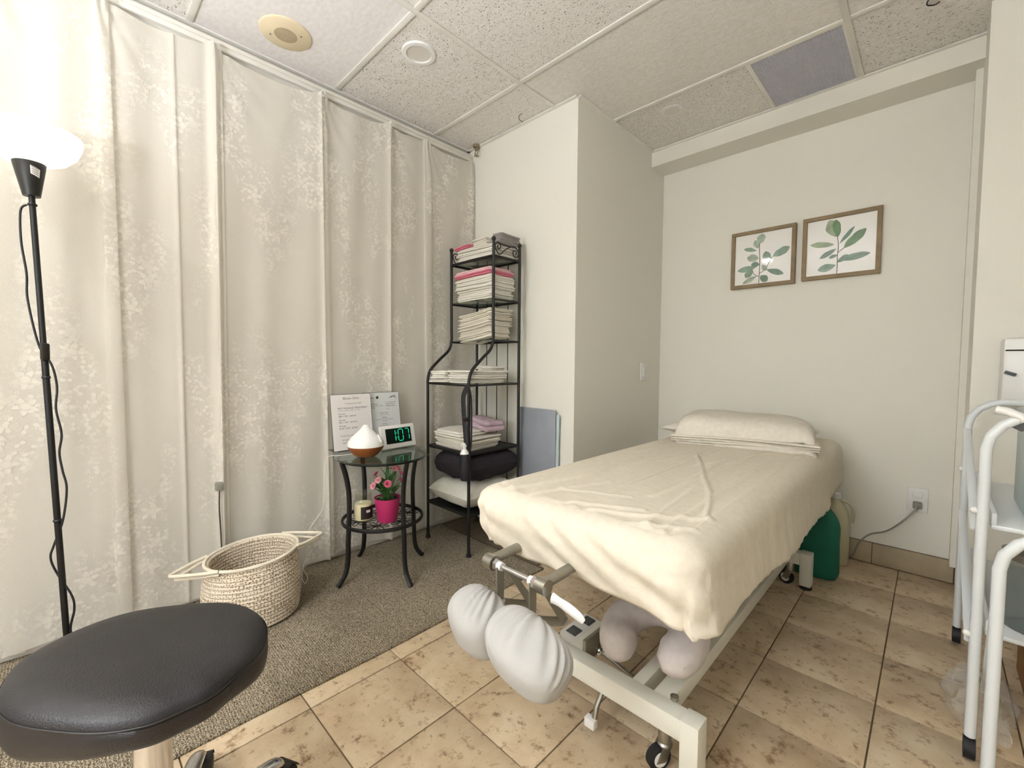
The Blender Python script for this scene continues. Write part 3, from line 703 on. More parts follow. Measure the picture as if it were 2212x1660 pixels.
digit(-.0464, '1', .026); digit(-.0025, '0', .0275); digit(.0385, '7', .0235)
for dz in (.012, -.012): seg_(-.0122, zc + dz - .0015, -.0122, zc + dz + .0015)
def sign(y0, label, paper, lines, x0, lean):
    s = thing('sign_holder', label, 'sign', (x0, y0, TZ), math.radians(0))
    W, Hh = .208, .275
    r_ = Euler((0, lean, 0)); R_ = r_.to_matrix()
    def p(y, z, x=0): return R_ @ Vector((x, y, z))
    MB().box(tuple(p(0, Hh / 2 + .003)), (.003, W + .006, Hh + .006), r_, .0006).build('acrylic', 'clear', s)
    MB().box(tuple(p(0, .003) + V(-.035, 0, -.001)), (.075, W, .003), None, .001).build('foot', 'clear', s)
    pg = MB().box(tuple(p(0, Hh / 2 + .003, .0022)), (.0008, W, Hh), r_).build('page', paper, s)
    Q = Matrix(((0, 0, 1), (1, 0, 0), (0, 1, 0)))     # text x -> +y, y -> +z, normal -> +x
    for txt, y, z, size, mt, al in lines:
        me_ = text_mesh(txt, size, mt, align=al)
        o = obj_from('printed_text', me_, pg); mtx = (R_.to_4x4() @ Matrix.Translation(p_ := Vector((.0032, y, z)))) @ Q.to_4x4()
        o.matrix_local = mtx
    return s, p
L1 = [('Bloom Clinic', .0, .253, .016, 'ink', 'CENTER'), ('Treatments by RMT', .01, .229, .011, 'ink_soft', 'CENTER'), ('RMT MASSAGE TREATMENT', -.072, .205, .0125, 'ink', 'LEFT'), ('insurance receipts available on request', -.072, .196, .0075, 'ink_soft', 'LEFT'),
      ('45 mins', -.07, .178, .011, 'ink', 'LEFT'), ('$80 + HST - $90.40', -.07, .166, .011, 'ink', 'LEFT'), ('60 mins', -.07, .148, .011, 'ink', 'LEFT'), ('$95 + HST - $107.35', -.07, .136, .011, 'ink', 'LEFT'),
      ('90 mins', -.07, .118, .011, 'ink', 'LEFT'), ('$130 + HST - $146.9', -.07, .106, .011, 'ink', 'LEFT'), ('Treatment available', -.068, .07, .011, 'ink_soft', 'LEFT'), ('by appointment', -.06, .05, .011, 'ink_soft', 'LEFT'), ('walk in', -.06, .035, .011, 'ink_soft', 'LEFT')]
sign(1.0, 'acrylic stand with a massage price list, left of the two notices on the table', 'paper', L1, -2.068, math.radians(-8))
L2 = [('Ontario', -.088, .247, .0135, 'ink', 'LEFT'), ('Business Names', -.086, .215, .0095, 'ink', 'LEFT'), ('Registration Act - Form', -.086, .205, .0095, 'ink', 'LEFT'), ('Declaration', -.086, .195, .0095, 'ink', 'LEFT'), ('number', -.084, .18, .008, 'ink_soft', 'LEFT'),
      ('Loi sur les noms', .02, .222, .0095, 'ink', 'LEFT'), ('commerciaux', .02, .212, .0095, 'ink', 'LEFT'), ('enregistrement', .02, .202, .0095, 'ink', 'LEFT'), ('numero', .02, .187, .008, 'ink_soft', 'LEFT'), ('Name / Nom', .01, .166, .0095, 'ink', 'CENTER'), ('of the business', .01, .156, .0085, 'ink_soft', 'CENTER'),
      ('Address', .01, .141, .0095, 'ink', 'CENTER'), ('street and city of the business', .01, .131, .0085, 'ink_soft', 'CENTER'), ('province', .01, .121, .0085, 'ink_soft', 'CENTER'), ('Activity', .01, .106, .0095, 'ink', 'CENTER'), ('massage therapy', .01, .096, .0085, 'ink_soft', 'CENTER')]
s2, p2 = sign(1.182, 'acrylic stand with a registration certificate, right of the two notices on the table', 'paper_b', L2, -2.095, math.radians(-8))
# emblem circle and wave logo
pgo = [c for c in s2.children if c.name.startswith('page')][0]
q = p2(-.025, .252, .0034); MB().tube([q, q + V(.0004, 0, 0)], .0075, 18).build('emblem', 'ink', pgo)
for k in range(5):
    MB().tube(catmull([p2(.045 + k * .004, .247 + k * .001, .0034), p2(.062 + k * .004, .256 + k * .0008, .0034), p2(.085, .248 - k * .002 + .004, .0034)], 5), .0007, 4).build('logo_wave', 'ink_soft', pgo)
# white power cord of the diffuser
wc = MB().tube(catmull([(-1.94, .93, TZ + .008), (-1.965, .87, TZ + .004), (-1.985, .84, TZ + .004), (-1.99, .825, TZ - .01), (-1.985, .815, .54), (-1.98, .81, .44), (-1.97, .80, .36), (-1.985, .765, .30), (-1.99, .742, .262), (-1.985, .738, .22), (-1.98, .728, .16), (-1.97, .712, .12), (-1.96, .70, .11), (-1.965, .715, .135), (-1.96, .728, .13), (-1.96, .705, .11), (-1.955, .70, .07), (-1.95, .71, .05), (-1.955, .722, .07), (-1.96, .705, .11)], 8), .0016, 6)
tag(wc.build('power_cord', 'cord_w'), 'thin white cord hanging from the side table, knotted near the basket', 'cord')
# --- things on the lower shelf
SH = LZ + .005
cd = thing('candle_jar', 'glass candle jar with cream wax and dark label on the table shelf', 'candle', (-1.895, .957, SH))
MB().lathe([(.001, 0), (.040, 0), (.043, .006), (.043, .095), (.04, .105), (.035, .112), (.036, .116), (.038, .12), (.038, .134), (.036, .136), (.035, .134), (.035, .12), (.033, .112), (.039, .1), (.0405, .092), (.0405, .008), (.001, .006)], seg=40, cap=False).build('jar', 'jar', cd)
MB().lathe([(.001, .012), (.039, .012), (.04, .016), (.04, .084), (.038, .087), (.001, .086)], seg=36).build('wax', 'wax', cd)
MB().grid(lambda u, v: (.0434 * cos(math.radians(-42 + 85 * u)), .0434 * sin(math.radians(-42 + 85 * u)), .02 + .058 * v), 14, 3).build('label', 'label_dark', cd)
MB().grid(lambda u, v: (.0438 * cos(math.radians(-10 + 26 * u)), .0438 * sin(math.radians(-10 + 26 * u)), .05 + .012 * v), 6, 3).build('label_patch', 'paper', cd)
pt = thing('flower_pot', 'magenta pot of artificial pink flowers on the lower table shelf', 'flower pot', (-1.822, 1.04, SH))
MB().lathe([(.001, 0), (.042, 0), (.044, .004), (.060, .105), (.0605, .112), (.058, .112), (.056, .1), (.001, .098)], seg=44).build('pot', 'pot', pt)
MB().lathe([(.001, .097), (.056, .097), (.055, .101), (.001, .104)], seg=24).build('soil', 'soil', pt)
rnd = random.Random(5)
def leafmesh(L_, W_, bend, mt):
    mb = MB()
    def f(u, v):
        w_ = W_ * sin(PI * min(1, (u * .93 + .05))) ** .8 * (1 - .25 * u); x = (v - .5) * 2 * w_; z = L_ * u * cos(bend * u * .8); y = L_ * u * sin(bend * u * .8) - .25 * abs(x)
        return (x, y, z)
    mb.grid(f, 8, 5); return mb.mesh('leaf', mt, ang=80)
lms = [leafmesh(.085, .014, .9, 'leaf'), leafmesh(.07, .018, 1.3, 'leaf'), leafmesh(.095, .012, .6, 'leaf'), leafmesh(.06, .012, 1.1, 'leaf2')]
for k in range(34):
    a = rnd.uniform(0, 2 * PI); r_ = rnd.uniform(.0, .032)
    o = obj_from('leaf', lms[rnd.choice((0, 0, 1, 1, 2, 3))], pt, (r_ * cos(a), r_ * sin(a), .1 + rnd.choice((0, 0, .03, .06, .075))), (rnd.uniform(-.35, .1), 0, a - PI / 2 + rnd.uniform(-.3, .3)))
    s_ = rnd.uniform(.7, 1.05); o.scale = (s_, s_, s_)
def blossom(R_, n1, n2, mt):
    mb = MB()
    for ring, (n_, tilt, sc) in enumerate(((n1, .25, 1), (n2, .75, .8), (5, 1.15, .55))):
        for k in range(n_):
            a = 2 * PI * k / n_ + ring * .4; rm = Matrix.Rotation(a, 4, 'Z') @ Matrix.Rotation(-tilt, 4, 'Y')
            vs = []; fs = []
            for i in range(4):
                for j in range(3):
                    u = i / 3; w_ = R_ * .36 * sc * sin(PI * (.12 + .7 * u)); vs.append((R_ * sc * u, (j - 1) * w_, R_ * .12 * u * u + .02 * R_ * abs(j - 1)))
            for i in range(3):
                for j in range(2): fs.append((i * 3 + j, i * 3 + j + 1, (i + 1) * 3 + j + 1, (i + 1) * 3 + j))
            mb.add(vs, fs, rm)
    mb.ball((0, 0, R_ * .2), R_ * .18, 8)
    return mb.mesh('blossom', mt, ang=80)
blm = [blossom(.019, 9, 7, 'petal'), blossom(.017, 9, 7, 'petal2')]
for (dx, dy, z, k) in ((.035, .05, .185, 0), (.055, -.03, .19, 0), (.01, -.075, .18, 1), (-.02, .085, .2, 0), (-.02, .03, .235, 1), (-.045, -.03, .215, 0), (.03, .02, .245, 1), (-.04, .075, .225, 0), (.02, -.055, .205, 1)):
    d = V(dx, dy, 0)
    MB().tube(catmull([d * .2 + V(0, 0, .1), d * .5 + V(0, 0, .14), d + V(0, 0, z - .004)], 5), .0016, 5).build('stem', 'leaf', pt)
    o = obj_from('blossom', blm[k], pt, (dx, dy, z)); o.rotation_euler = Vector((dx + .02, dy - .01, .05)).to_track_quat('Z', 'Y').to_euler()

# ================================================================== BLACK METAL RACK
RX0, RX1 = -2.078, -1.714; RYF, RYU, RYB = 1.447, 1.617, 1.82
rk = thing('shelf_rack', 'tall black metal shelf rack with curved front posts in the corner', 'shelf', (0, 0, 0))
for x in (RX0, RX1):
    pts = [(x, RYF, .012), (x, RYF, .5), (x, RYF, .86), (x, RYF, .93), (x, RYF + .02, .985), (x, RYF + .085, 1.045), (x, RYU - .02, 1.10), (x, RYU, 1.16), (x, RYU, 1.25), (x, RYU, 1.68)]
    MB().tube(catmull(pts, 7), .0085, 10).build('front_post', 'black', rk)
    MB().cyl((x, RYB, .012), (x, RYB, 1.68), .0085, 10).build('rear_post', 'black', rk)
    for y in (RYU, RYB):
        MB().ball((x, y, 1.692), .0125, 14).build('finial', 'black', rk)
    for y in (RYF, RYB):
        MB().lathe([(.001, .01), (.014, .01), (.013, .018), (.009, .03), (.009, .05)], (x, y, 0), 14).build('foot', 'black', rk)
for k in range(3):
    x = RX0 + (RX1 - RX0) * (k + 1) / 4
    MB().cyl((x, RYB, .22), (x, RYB, 1.60), .0028, 6).build('back_bar', 'black', rk)
LV = [(.222, RYF), (.548, RYF), (.908, RYF), (1.148, RYU), (1.372, RYU), (1.603, RYU)]
for i, (z, yf) in enumerate(LV):
    fr = MB(); r_ = .0055 if i not in (0, 1, 5) else .0075
    for a, b_ in (((RX0, RYB), (RX1, RYB)), ((RX0, yf), (RX0, RYB)), ((RX1, yf), (RX1, RYB)), ((RX0, yf), (RX1, yf))):
        if i in (3, 4) and a[1] == yf and b_[1] == yf: continue
        fr.cyl((a[0], a[1], z), (b_[0], b_[1], z), r_, 8)
    f_ = fr.build('shelf_frame', 'black', rk)
    if i in (0, 1):
        MB().bb(RX0 + .006, RX1 - .006, yf + .006, RYB - .006, z + .001, z + .004).build('shelf_panel', 'black', f_)
    else: MB().bb(RX0 + .005, RX1 - .005, yf + (.0 if i in (3, 4) else .005), RYB - .005, z + .003, z + .008, .001).build('glass_panel', 'glass', f_)
def spiral(c, r0, turns, a0, sg, x, n=26):
    return [V(x, c[0] + r0 * (1 - .8 * k / n) * cos(a0 + sg * turns * 2 * PI * k / n), c[1] + r0 * (1 - .8 * k / n) * sin(a0 + sg * turns * 2 * PI * k / n)) for k in range(n + 1)]
for x in (RX0, RX1):
    zb = 1.612; sA = spiral((RYU + .036, zb + .045), .026, 1.35, -PI * .75, -1, x); sB = spiral((RYB - .036, zb + .032), .028, 1.35, PI * .2, -1, x)
    MB().tube(sA, .003, 6).build('scroll', 'black', rk); MB().tube(sB, .003, 6).build('scroll', 'black', rk)
    MB().tube(catmull([sA[0], V(x, RYU + .045, zb + .004), V(x, RYU + .1, zb + .045), V(x, RYB - .045, zb + .066), sB[0]], 6), .003, 6).build('scroll', 'black', rk)
# towels
def towel(c, w_, d_, h, mt, label, seed=0, layers=2, warp=.0, group=None, name='folded_towel', rz=0, tilt=(0, 0), cat='towel', pileseed=None):
    t_ = MB(); rr = random.Random(seed); N = 48; ps = seed if pileseed is None else pileseed
    e = min(h / layers * .5, .012)
    prof = []
    for L_ in range(layers):
        for k in range(5):
            th = -PI / 2 + PI * k / 4; prof.append(((1 - cos(th)) * -e, h * (L_ + .5) / layers + (h / layers * .5) * sin(th) * .98))
    cut = [rr.uniform(-.009, .007) for _ in range(layers)]
    def out(a, ins):
        ca, sa = cos(a), sin(a); p_ = .22; x = math.copysign(abs(ca) ** p_, ca) * (w_ / 2 + ins); y = math.copysign(abs(sa) ** p_, sa) * (d_ / 2 + ins); return x, y
    rows_ = [(-.6 * min(w_, d_) / 2 * 1.4, .002), (-.3 * min(w_, d_) / 2, .001)] + prof + [(-.3 * min(w_, d_) / 2, h * 1.01), (-.65 * min(w_, d_) / 2, h * 1.015), (-.98 * min(w_, d_) / 2, h * 1.015)]
    nr = len(rows_)
    def f(u, v):
        j = int(round(v * (nr - 1))); ins, z = rows_[j]; a = 2 * PI * u
        jit = 0
        if 2 <= j < 2 + len(prof): jit = cut[(j - 2) // 5] + .008 * fbm((cos(a) * 2.2, sin(a) * 2.2 + seed * 3.1, (j - 2) // 5 * 5.7))
        x, y = out(a, ins + jit)
        z += warp * (fbm((x * 7, y * 7, ps * 2.3)) + .35 * fbm((x * 18, y * 18, ps * 1.3))) + tilt[0] * x + tilt[1] * y + .0012 * fbm((x * 40, y * 40, seed))
        return (x, y, z)
    t_.grid(f, N, nr, cu=True)
    # close the small centre holes
    o = t_.build(name, mt, None, ang=75, loc=c, rot=(0, 0, rz))
    return tag(o, label, cat, group)
cx = (RX0 + RX1) / 2
def pile(z, items, w_, d_, yc, ps, group, warp=.006, tilt=(0, 0), xc=cx, rz=0):
    ORD = ['lowest', 'second from bottom', 'third from bottom', 'fourth from bottom', 'fifth from bottom', 'sixth from bottom', 'seventh from bottom', 'eighth from bottom', 'ninth from bottom', 'topmost']
    same = {}
    for it in items: same[it[2]] = same.get(it[2], 0) + 1
    cnt = {}
    for i, (mt, h, label, lay) in enumerate(items):
        if same[label] > 1:
            k_ = cnt[label] = cnt.get(label, -1) + 1
            label = label + ', ' + (ORD[9] if k_ == same[label] - 1 and len(same) == 1 else ORD[k_])
        towel((xc + random.uniform(-.005, .005), yc + random.uniform(-.005, .005), z + .0005), w_ + random.uniform(-.012, .008), d_ + random.uniform(-.012, .006), h, mt, label, seed=ps * 20 + i, layers=lay, warp=warp, group=group, pileseed=ps, rz=rz + random.uniform(-.02, .02), tilt=tilt)
        z += h * 1.0 + .0006
    return z
# top shelf
z = pile(1.612, [('towel_w2', .017, 'white folded towel in the pile on the top rack shelf', 2)] * 4, .315, .19, 1.725, 1, 'white towels on the top shelf', .004, (.0, .0))
pile(z + .001, [('towel_p', .014, 'bright pink folded towel lying on the top pile of the rack', 2)], .13, .17, 1.70, 2, 'pink towel on the top shelf', .006, (.06, 0), xc=-1.985)
z2 = pile(z + .001, [('towel_w', .015, 'cream folded cloth on the top rack shelf beside the pink towel', 2)] * 3, .12, .175, 1.725, 3, 'cream cloths on the top shelf', .006, (.05, 0), xc=-1.855)
pile(z + .001, [('towel_g', .018, 'grey folded cloth at the right end of the top rack shelf', 3)] * 3, .085, .17, 1.745, 4, 'grey cloths on the top shelf', .006, xc=-1.752)
# second shelf
z = pile(1.3805, [('towel_w2', .0215, 'white folded towel on the second rack shelf', 2)] * 6, .325, .19, 1.715, 5, 'white towels on the second shelf', .008)
pile(z, [('towel_p', .018, 'pink folded towel just below the pale one on the second shelf', 2), ('towel_lp', .022, 'pale pink folded towel topping the second rack shelf pile', 2)], .325, .205, 1.71, 5, 'pink towels on the second shelf', .008)
# third shelf
pile(1.1565, [('towel_w', .0150, 'cream folded cloth in the third shelf pile', 2)] * 10, .285, .18, 1.715, 6, 'cream cloths on the third shelf', .012, (.12, 0), xc=cx + .005)
# fourth shelf
pile(.9165, [('towel_w2', .020, 'white folded towel in the small left pile on the wide fourth shelf', 2)] * 2 + [('towel_w2', .022, 'white folded towel topping the small left pile on the fourth shelf', 2)], .15, .24, 1.56, 7, 'white towels left on the fourth shelf', .003, xc=-1.985)
pile(.9165, [('towel_w2', .022, 'white folded towel in the right pile on the wide fourth shelf', 2)] * 3, .19, .30, 1.60, 8, 'white towels right on the fourth shelf', .004, xc=-1.82)
pile(.9850, [('towel_w2', .020, 'white towel heaped behind the right pile on the fourth shelf', 2)], .16, .12, 1.73, 9, 'white towel at the back of the fourth shelf', .008, xc=-1.86)
# fifth shelf
z = pile(.5535, [('towel_w', .0165, 'cream folded sheet in the flat pile on the fifth rack shelf', 2)] * 4, .30, .27, 1.60, 10, 'cream sheets on the fifth shelf', .005, (-.02, .02), xc=cx - .01)
pile(z + .001, [('towel_w2', .024, 'white folded sheet on top of the flat pile on the fifth shelf', 2)], .25, .22, 1.575, 11, 'white sheet on the fifth shelf', .005, (-.02, .02), xc=cx - .045)
pile(z + .028, [('lilac_stripe', .055, 'lilac striped rolled towel at the back of the fifth rack shelf', 2)], .22, .13, 1.70, 12, 'striped towel on the fifth shelf', .008, (-.1, 0), xc=cx + .035, rz=-.1)
pile(z - .02, [('lilac', .05, 'plain lilac towel tucked behind the cream sheets on the fifth shelf', 2)], .10, .10, 1.745, 13, 'lilac towel on the fifth shelf', .006, xc=-1.745) if False else None
# pillow + blanket on the lowest shelf
def cushion(name, label, cat, c, d, mt, rot=(0, 0, 0), p=2.6, wr=.01, sharp=.5, seed=0):
    def f(u, v, s):
        x = (u * 2 - 1); y = (v * 2 - 1); k = (max(0, 1 - abs(x) ** p) * max(0, 1 - abs(y) ** p)) ** sharp
        pin = 1 - .06 * (x * x * y * y)
        sx = x * (1 - .05 * (1 - y * y)); sy = y * (1 - .05 * (1 - x * x))
        z = s * k * d[2] / 2 + wr * fbm((x * 2.5 + seed, y * 2.5, s)) * k + .4 * wr * fbm((x * 7 + seed, y * 6, s + 3)) * k
        return (sx * d[0] / 2, sy * d[1] / 2, z)
    mb = MB().grid(lambda u, v: f(u, v, 1), 36, 36).grid(lambda u, v: f(u, v, -1), 36, 36)
    return tag(mb.build(name, mt, None, ang=75, loc=c, rot=rot), label, cat)
cushion('pillow', 'white plump pillow on the lowest shelf of the black rack', 'pillow', (-1.893, 1.63, .303), (.345, .375, .152), 'cloth_white', (0, 0, 0), 3.4, .01, .4, seed=3)
cushion('blanket', 'folded charcoal fleece blanket on top of the white pillow in the rack', 'blanket', (-1.868, 1.635, .461), (.32, .37, .158), 'charcoal', (0, 0, 0), 4.5, .016, .3, seed=9)
# holster with pump bottle hanging on the rack post
hs = thing('bottle_holster', 'black strap holster with white pump bottle hanging on the rack post', 'holster', (RX1 + .0, RYF - .0, 0))
def strap(pts, wd, nm):
    P = catmull(pts, 7); mb = MB(); mb.tube(P, wd, 8, flat=(1, .16)); return mb.build(nm, 'rubber', hs)
strap([(.004, -.012, .905), (-.008, -.016, .885), (-.022, -.018, .85), (-.02, -.018, .78), (-.01, -.018, .70), (.0, -.018, .62), (.004, -.018, .56)], .014, 'strap')
strap([(.004, -.012, .905), (.018, -.01, .89), (.03, -.012, .86), (.034, -.012, .82), (.036, -.012, .72), (.036, -.014, .62), (.028, -.016, .57)], .006, 'strap')
MB().box((-.006, -.019, .735), (.034, .012, .022), None, .004).build('buckle', 'black_plastic', hs)
MB().lathe([(.001, 0), (.022, 0), (.027, .012), (.030, .06), (.028, .12), (.024, .135), (.001, .136)], (.016, -.036, .425), 24).build('pouch', 'rubber', hs)
bt = MB().lathe([(.023, .13), (.022, .142), (.014, .155), (.009, .16), (.009, .172), (.012, .173), (.012, .18), (.006, .182), (.006, .19), (.001, .191)], (.010, -.036, .425), 20).build('pump_bottle', 'white_plastic', hs)
MB().tube([(.01, -.036, .612), (.004, -.045, .614), (-.002, -.052, .606)], .004, 8).build('nozzle', 'white_plastic', bt)
# blue plastic sheet leaning on the pillar
pn = thing('plastic_board', 'translucent blue-grey plastic panel leaning on the pillar behind the rack', 'panel', (-1.615, 1.872, 0))
MB().box((0, 0, .40), (.27, .008, .74), None, .004).build('sheet', 'panel_blue', pn)
MB().box((.142, .006, .385), (.02, .006, .72), Euler((0, .012, 0)), .002).build('edge_strip', 'pale_blue', pn)

# ================================================================== TREATMENT TABLE
BX, BHW, BY0, BY1, BTZ = -.665, .352, .862, 2.765, .648
tt = thing('treatment_table', 'cream steel treatment table with headrest and casters under a cream sheet', 'massage table', (BX, 1.8, 0))
def L(x, y, z): return (x - BX, y - 1.8, z)
def rrect(s, hw, y0, y1, rc, nrm=False):
    # point on a rounded rectangle, s in 0..1 starting at the middle of the near (low y) edge, going to +x
    hy = (y1 - y0) / 2; cy = (y0 + y1) / 2
    segs_ = [('l', hw - rc), ('a', rc * PI / 2), ('l', 2 * (hy - rc)), ('a', rc * PI / 2), ('l', 2 * (hw - rc)), ('a', rc * PI / 2), ('l', 2 * (hy - rc)), ('a', rc * PI / 2), ('l', hw - rc)]
    tot = sum(k[1] for k in segs_); d = (s % 1) * tot; p = Vector((0, -hy)); ang = 0
    for kind, ln in segs_:
        if d <= ln or (kind, ln) is segs_[-1]:
            if kind == 'l': p = p + Vector((cos(ang), sin(ang))) * d
            else:
                c = p + Vector((-sin(ang), cos(ang))) * rc; th = d / rc; p = c + Matrix.Rotation(th, 2) @ (p - c); ang += th
            break
        if kind == 'l': p = p + Vector((cos(ang), sin(ang))) * ln
        else:
            c = p + Vector((-sin(ang), cos(ang))) * rc; p = c + Matrix.Rotation(PI / 2, 2) @ (p - c); ang += PI / 2
        d -= ln
    n_ = Vector((sin(ang), -cos(ang)))
    return Vector((p.x, p.y + cy)), n_
NS = 96
def pad(hw, y0, y1, z0, z1, rc, re):
    R_ = [(0, z0), (1, z0)] ; mb = MB()
    rows_ = [(-.9 * hw, z0), (-re, z0), (-re * .3, z0 + re * .3), (0, z0 + re), (0, z1 - re), (-re * .3, z1 - re * .3), (-re, z1), (-.9 * hw, z1)]
    def f(u, v):
        ins, z = rows_[int(round(v * (len(rows_) - 1)))]; p, n_ = rrect(u, hw, y0, y1, rc)
        q = p + n_ * ins if ins > -.05 else Vector((p.x * (1 + ins / hw), p.y * 1.0 + (-p.y + (y0 + y1) / 2) * (-ins) * .5))
        return (q.x, q.y - 1.8, z)
    mb.grid(f, NS, len(rows_), cu=True); return mb
pad(BHW - .012, BY0 + .012, BY1 - .01, .572, BTZ - .008, .06, .03).build('mattress', 'vinyl_grey', tt)
fr = MB()
for x in (BX - .27, BX + .27): fr.box(L(x, 1.81, .545), (.04, 1.75, .04), None, .004)
for y in (1.0, 1.5, 2.0, 2.62): fr.box(L(BX, y, .545), (.56, .04, .04), None, .004)
fr.build('top_frame', 'frame_white', tt)
for y, nm in ((1.035, 'n'), (2.343, 'f')):
    MB().box(L(BX, y, .137), (.54, .05, .055), None, .003).build('base_beam', 'frame_white', tt)
    for x in (BX - .28, BX + .28):
        MB().box(L(x, y, .093), (.045, .056, .15), None, .003).build('leg', 'frame_white', tt)
        MB().lathe([(.001, 0), (.024, 0), (.026, .006), (.022, .016), (.001, .018)], L(x, y, 0), 18).build('foot_pad', 'rubber', tt)
for x, w_ in ((-.745, .05), (-.545, .035), (-.475, .05)):
    MB().box(L(x, 1.69, .137), (w_, 1.26, .05), None, .003).build('base_rail', 'frame_white', tt)
MB().box(L(-.72, 1.14, .16), (.012, .16, .07), None, .002).build('side_plate', 'steel_dark', tt)
MB().cyl(L(-.73, 1.13, .14), L(-.55, 1.13, .10), .006, 10).build('actuator_rod', 'steel', tt)
MB().ball(L(-.71, 1.13, .135), .014, 12).build('rod_end', 'chrome', tt)
for x in (-.69, -.62):   # lifting arms between base and top
    MB().box(L(x, 1.82, .34), (.04, .80, .045), Euler((.42, 0, 0)), .004).build('lift_arm', 'frame_white', tt)
    MB().box(L(x, 1.82, .34), (.04, .80, .045), Euler((-.42, 0, 0)), .004).build('lift_arm', 'frame_white', tt)
def caster(x, y, side=1, yaw=.3):
    cs = MB().lathe([(.008, .07), (.008, .125), (.016, .11), (.016, .07), (.02, .066), (.02, .062), (.006, .06)], L(x, y, 0), 16).build('caster', 'steel', tt)
    d = V(sin(yaw), cos(yaw), 0); s = V(d.y, -d.x, 0); c = V(*L(x, y, .032)) - d * .018
    for k in (-1, 1): MB().poly([tuple(c + s * k * .013 + q) for q in (d * -.014 + V(0, 0, -.006), d * .014 + V(0, 0, -.006), d * .03 + V(0, 0, .034), d * .004 + V(0, 0, .034))], .002, tuple(s * k)).build('fork', 'steel', cs)
    MB().tube([c - s * .011, c - s * .008, c + s * .008, c + s * .011], [.028, .032, .032, .028], 24).build('wheel', 'rubber', cs)
    MB().tube([c - s * .0125, c + s * .0125], .019, 18).build('wheel_hub', 'white_plastic', cs)
caster(-.455, 1.035, 1, .5); caster(-.445, 2.335, 1, 1.9); caster(-.875, 1.05, 1, .2); caster(-.875, 2.33, 1, .2)
MB().lathe([(.001, .166), (.011, .166), (.011, .174), (.006, .177), (.001, .177)], L(-.445, 1.065, 0), 8).build('bolt', 'steel', tt)
br = MB().tube([L(-.635, 1.035, .11), L(-.635, 1.0, .075), L(-.635, .99, .04)], .008, 8).build('brake_arm', 'steel', tt)
MB().box(L(-.643, .985, .035), (.032, .022, .026), None, .003).build('brake_pedal', 'white_plastic', br)
# headrest carrier
hxL, hxR, hy, hz = -.822, -.642, .772, .498
for x in (hxL, hxR): 
    MB().tube(catmull([L(x - .002, .95, .505), L(x - .002, .82, .502), L(x - .002, .785, .50)], 5), .0135, 14).build('headrest_arm', 'steel_dark', tt)
    s_ = -1 if x == hxL else 1
    MB().tube([L(x - .016, hy, hz), L(x + .014, hy, hz)], .019, 20).build('clamp_ring', 'steel', tt)
    MB().tube([L(x - s_ * .016, hy, hz), L(x - s_ * .030, hy, hz)], .015, 6).build('lock_nut', 'chrome', tt)
    MB().tube([L(x - s_ * .030, hy, hz), L(x - s_ * .043, hy, hz)], .011, 16).build('bushing', 'white_plastic', tt)
    lx = x - s_ * .034
    MB().poly([L(lx, hy - .014, hz), L(lx, hy + .012, hz), L(lx, hy + .012, .405), L(lx, hy - .010, .398)], .003, (1, 0, 0)).build('link', 'steel_dark', tt)
    MB().poly([L(lx + .005, hy + .002, hz + .004), L(lx + .005, hy + .026, hz - .004), L(lx + .005, hy + .135, .352), L(lx + .005, hy + .112, .344)], .003, (1, 0, 0)).build('link', 'steel_dark', tt)
    MB().tube(catmull([L(lx + .002, hy - .012, .408), L(lx + .002, hy + .05, .378), L(lx + .002, hy + .125, .345)], 5), .012, 8, flat=(1, .45)).build('headrest_rail', 'steel_dark', tt)
    for (yy, zz) in ((hy + .0, .41), (hy + .122, .35)): MB().tube([L(lx - .006, yy, zz), L(lx + .014, yy, zz)], .0065, 10).build('pivot_bolt', 'chrome', tt)
MB().cyl(L(hxL, hy, hz), L(hxR, hy, hz), .0065, 14).build('cross_rod', 'chrome', tt)
lv_ = [L(hxR + .022, hy + .004, .478), L(hxR + .03, hy + .006, .476), L(hxR + .055, hy + .012, .468), L(hxR + .085, hy + .018, .456), L(hxR + .102, hy + .02, .446)]
MB().tube(catmull(lv_, 5), [.010, .0125, .0135, .0135, .013, .0125, .012, .0115, .011, .0115, .012, .0125, .0125, .0125, .012, .0115, .011, .0105, .0095, .008, .006], 12, flat=(1, .55)).build('lever', 'white_plastic', tt)
def hpad(c, h3, rot, seed):
    mt = Euler(rot).to_matrix()
    def f(u, v):
        a = 2 * PI * u; b_ = -PI / 2 + PI * v
        cu, su, cv, sv = cos(a), sin(a), cos(b_), sin(b_)
        e1, e2 = .72, .8
        sg = lambda q, e: math.copysign(abs(q) ** e, q)
        n3 = V(sg(cv, e1) * sg(cu, e2), sg(cv, e1) * sg(su, e2), sg(sv, e1))
        p = V(n3.x * h3[0], n3.y * h3[1], n3.z * h3[2])
        # gathers towards the elastic opening at the top rear
        g_ = V(-.22, .90, .36).normalized(); e1_ = g_.cross(V(0, 0, 1)).normalized(); e2_ = g_.cross(e1_); nn_ = n3.normalized()
        dt = max(0, nn_.dot(g_) + .45) / 1.45; ph = math.atan2(nn_.dot(e1_), nn_.dot(e2_))
        p *= 1 + .075 * min(1, dt * 1.7) * (.75 * sin(ph * 19 + 2.2 * sin(ph * 4 + seed) + seed) + .5 * fbm((ph * 5, seed, 0))) * (1 - .5 * dt) + .012 * fbm((n3.x * 2 + seed, n3.y * 2, n3.z * 2))
        e_ = nn_.dot(V(-.25, -.25, .93).normalized()) + .12; p *= 1 + .02 * math.exp(-(e_ / .035) ** 2)
        return tuple(V(*c) + mt @ p)
    return MB().grid(f, 220, 70, cu=True).build('headrest_cushion', 'pad_cover', tt, ang=80)
hpad(L(-.800, .712, .372), (.084, .066, .074), (.35, .1, -.1), 1)
